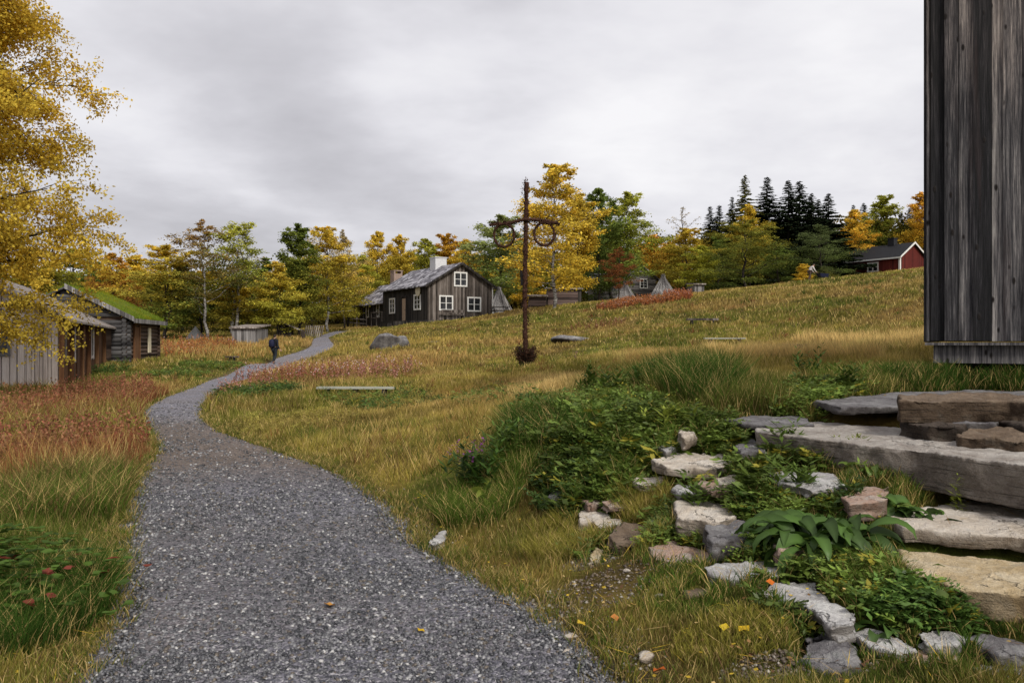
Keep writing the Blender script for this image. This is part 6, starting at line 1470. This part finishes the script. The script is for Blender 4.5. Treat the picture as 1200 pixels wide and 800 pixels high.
for i, (u, v, st, H, lf, col, fl, lab_) in enumerate([
 (695,474,16,.55,.13,'green',None,'bushy bright green willowherb on the crest of the bank, left of the long grass'),
 (720,476,12,.42,.12,'green',None,'lower bright green willowherb right beside the bushy one on the crest'),
 (762,470,9,.50,.10,'deep',None,'dark stalky willowherb at the left side of the long dark grass'),
 (785,462,6,.50,.09,'brown',None,'brown withered stalks poking out of the long dark grass'),
 (552,575,10,.48,.12,'deep',(.30,.07,.30),'purple-flowered willowherb at the left foot of the green bank'),
 (735,520,8,.34,.11,'green',None,'leafy weed standing between the small dark stone and the long pale stone'),
 (840,600,7,.30,.10,'green',None,'leafy weed growing right behind the chunky cream stone'),
 (790,515,8,.32,.11,'lime',None,'light green weed beside the small pale upright stone'),
 (905,535,8,.34,.10,'green',None,'leafy weed growing against the left end of the stone beam'),
 (930,590,7,.28,.10,'green',None,'leafy weed between the blue-grey slab and the largest dock'),
 (690,600,7,.28,.09,'green',None,'small leafy weed above the bright cream stone'),
 (568,585,9,.55,.13,'deep',None,'tall flowerless willowherb beside the purple-flowered one'),
 (590,560,10,.55,.13,'green',None,'tall green willowherb rising from the grass at the left shoulder of the bank'),
 (610,545,9,.45,.12,'deep',None,'dark willowherb a little up the left shoulder of the bank'),
 (995,470,9,.42,.11,'green',None,'green willowherb standing in front of the thin slate slab'),
 (945,452,8,.45,.10,'deep',None,'dark leafy weed in the grass behind the thin slate slab'),
 (650,500,10,.4,.12,'green',None,'leafy willowherb patch in the middle of the bank crest'),
 (675,430,5,.40,.07,'olive',(.35,.08,.28),'small purple-flowered willowherb in the meadow right of the midsummer pole'),
 (1010,545,9,.20,.09,'lime',None,'yellow-green weed with pale leaves on the stone beam face'),
 (1120,570,4,.30,.05,'lime',None,'thin yellow-green grass-like weed in front of the stone beam')]):
    put_plant('willowherb', lab_, 'willowherb', stem_plant(90+i, st, H, lf, col, fl), u, v)
# leafy bush at the lower left
def bramble(seed, n, R, H, leaf, red=0.03):
    rs = np.random.RandomState(seed); P = rs.normal(size=(n, 3))*np.array((R, R, 1))*np.array((.5, .5, .0)); P[:, 2] = H*(.35+.65*rs.rand(n))*(1-.4*np.hypot(P[:, 0], P[:, 1])/R)
    P3 = np.repeat(P, 3, 0); a = rs.rand(n)*6.283; A = np.stack([a-.9, a, a+.9], 1).ravel(); T_ = np.stack([np.cos(A), np.sin(A), -.15+.3*rs.rand(3*n)], 1); T_ /= np.linalg.norm(T_, axis=1, keepdims=True)
    S_ = np.cross(T_, np.array((0, 0, 1.))+rs.normal(size=T_.shape)*.25); S_ /= np.linalg.norm(S_, axis=1, keepdims=True); N_ = np.cross(S_, T_)
    L = leaf*(.7+.5*rs.rand(3*n))[:, None]; k = (.6+.8*rs.rand(3*n, 1)); c = np.array((.075,.13,.02))*k; r = np.repeat(rs.rand(n) < red, 3)[:, None]; c = np.where(r, np.array((.22,.05,.03)), c)
    W = L*.40
    pts = [P3, P3+T_*L*.3+S_*W, P3+T_*L*.65+S_*W*.8, P3+T_*L, P3+T_*L*.65-S_*W*.8, P3+T_*L*.3-S_*W, P3+T_*L*.5-N_*W*.25]
    V = np.stack(pts, 1).reshape(-1, 3); f = np.array([(0,1,6),(1,2,6),(2,3,6),(3,4,6),(4,5,6),(5,0,6)]); F = (f[None]+(np.arange(3*n)*7)[:, None, None]).reshape(-1, 3)
    return np_mesh('bramble', V, F, np.repeat(c, 7, 0))
put_plant('raspberry_bush', 'leafy raspberry plant with a few red leaves at the left edge of the foreground', 'raspberry plant', bramble(3, 190, .5, .42, .06, .05), 28, 725)
put_plant('raspberry_bush', 'smaller raspberry plant low in the grass behind the one with red leaves', 'raspberry plant', bramble(4, 90, .4, .35, .055, 0), 10, 680)
# fallen leaves
def leafshape(c):
    return np_mesh('fallen_leaf', [(0,0,0),(.018,.012,.012),(.03,.03,.004),(.01,.05,.014),(-.018,.04,.003),(-.022,.015,.010),(0,.024,.002)], [(0,1,6),(1,2,6),(2,3,6),(3,4,6),(4,5,6),(5,0,6)], [c]*7)
for u, v, c, s, lab_ in ((392,716,(.55,.27,.07),1.4,'tan-orange fallen leaf lying in the middle of the gravel path'),(498,748,(.60,.38,.03),.9,'small yellow fallen leaf on the gravel right of the tan-orange leaf'),(686,745,(.62,.42,.05),1.0,'yellow fallen leaf at the grass edge of the path'),(723,740,(.50,.20,.06),1.0,'orange-brown fallen leaf in the grass beside the path'),(905,700,(.60,.16,.03),1.0,'bright orange fallen leaf on the silver schist slab'),(848,762,(.62,.45,.04),1.0,'bright yellow fallen leaf in the grass below the rubble'),(866,764,(.62,.40,.03),1.1,'dull yellow fallen leaf right beside the bright yellow one'),(770,798,(.50,.12,.03),1.2,'red-orange fallen leaf at the bottom edge'),(695,672,(.5,.36,.12),.8,'tan fallen leaf on the bare earth patch'),(744,722,(.5,.33,.1),.8,'beige fallen leaf in the short grass below the earth patch')):
    x, y = G(u, v); o = mesh_obj('fallen_leaf', leafshape(c), M['dry']); z = gz(x, y)
    o.location = (x, y, z+(.03 if path_sd(np.array([x]), np.array([y]))[0] < 0 else .05)); o.scale = (s,)*3; o.rotation_euler = (.2, .1, u); tag(o, lab_, 'fallen leaf')
x, y = G(902, 697); bpy.data.objects['fallen_leaf.004'].location.z = .32
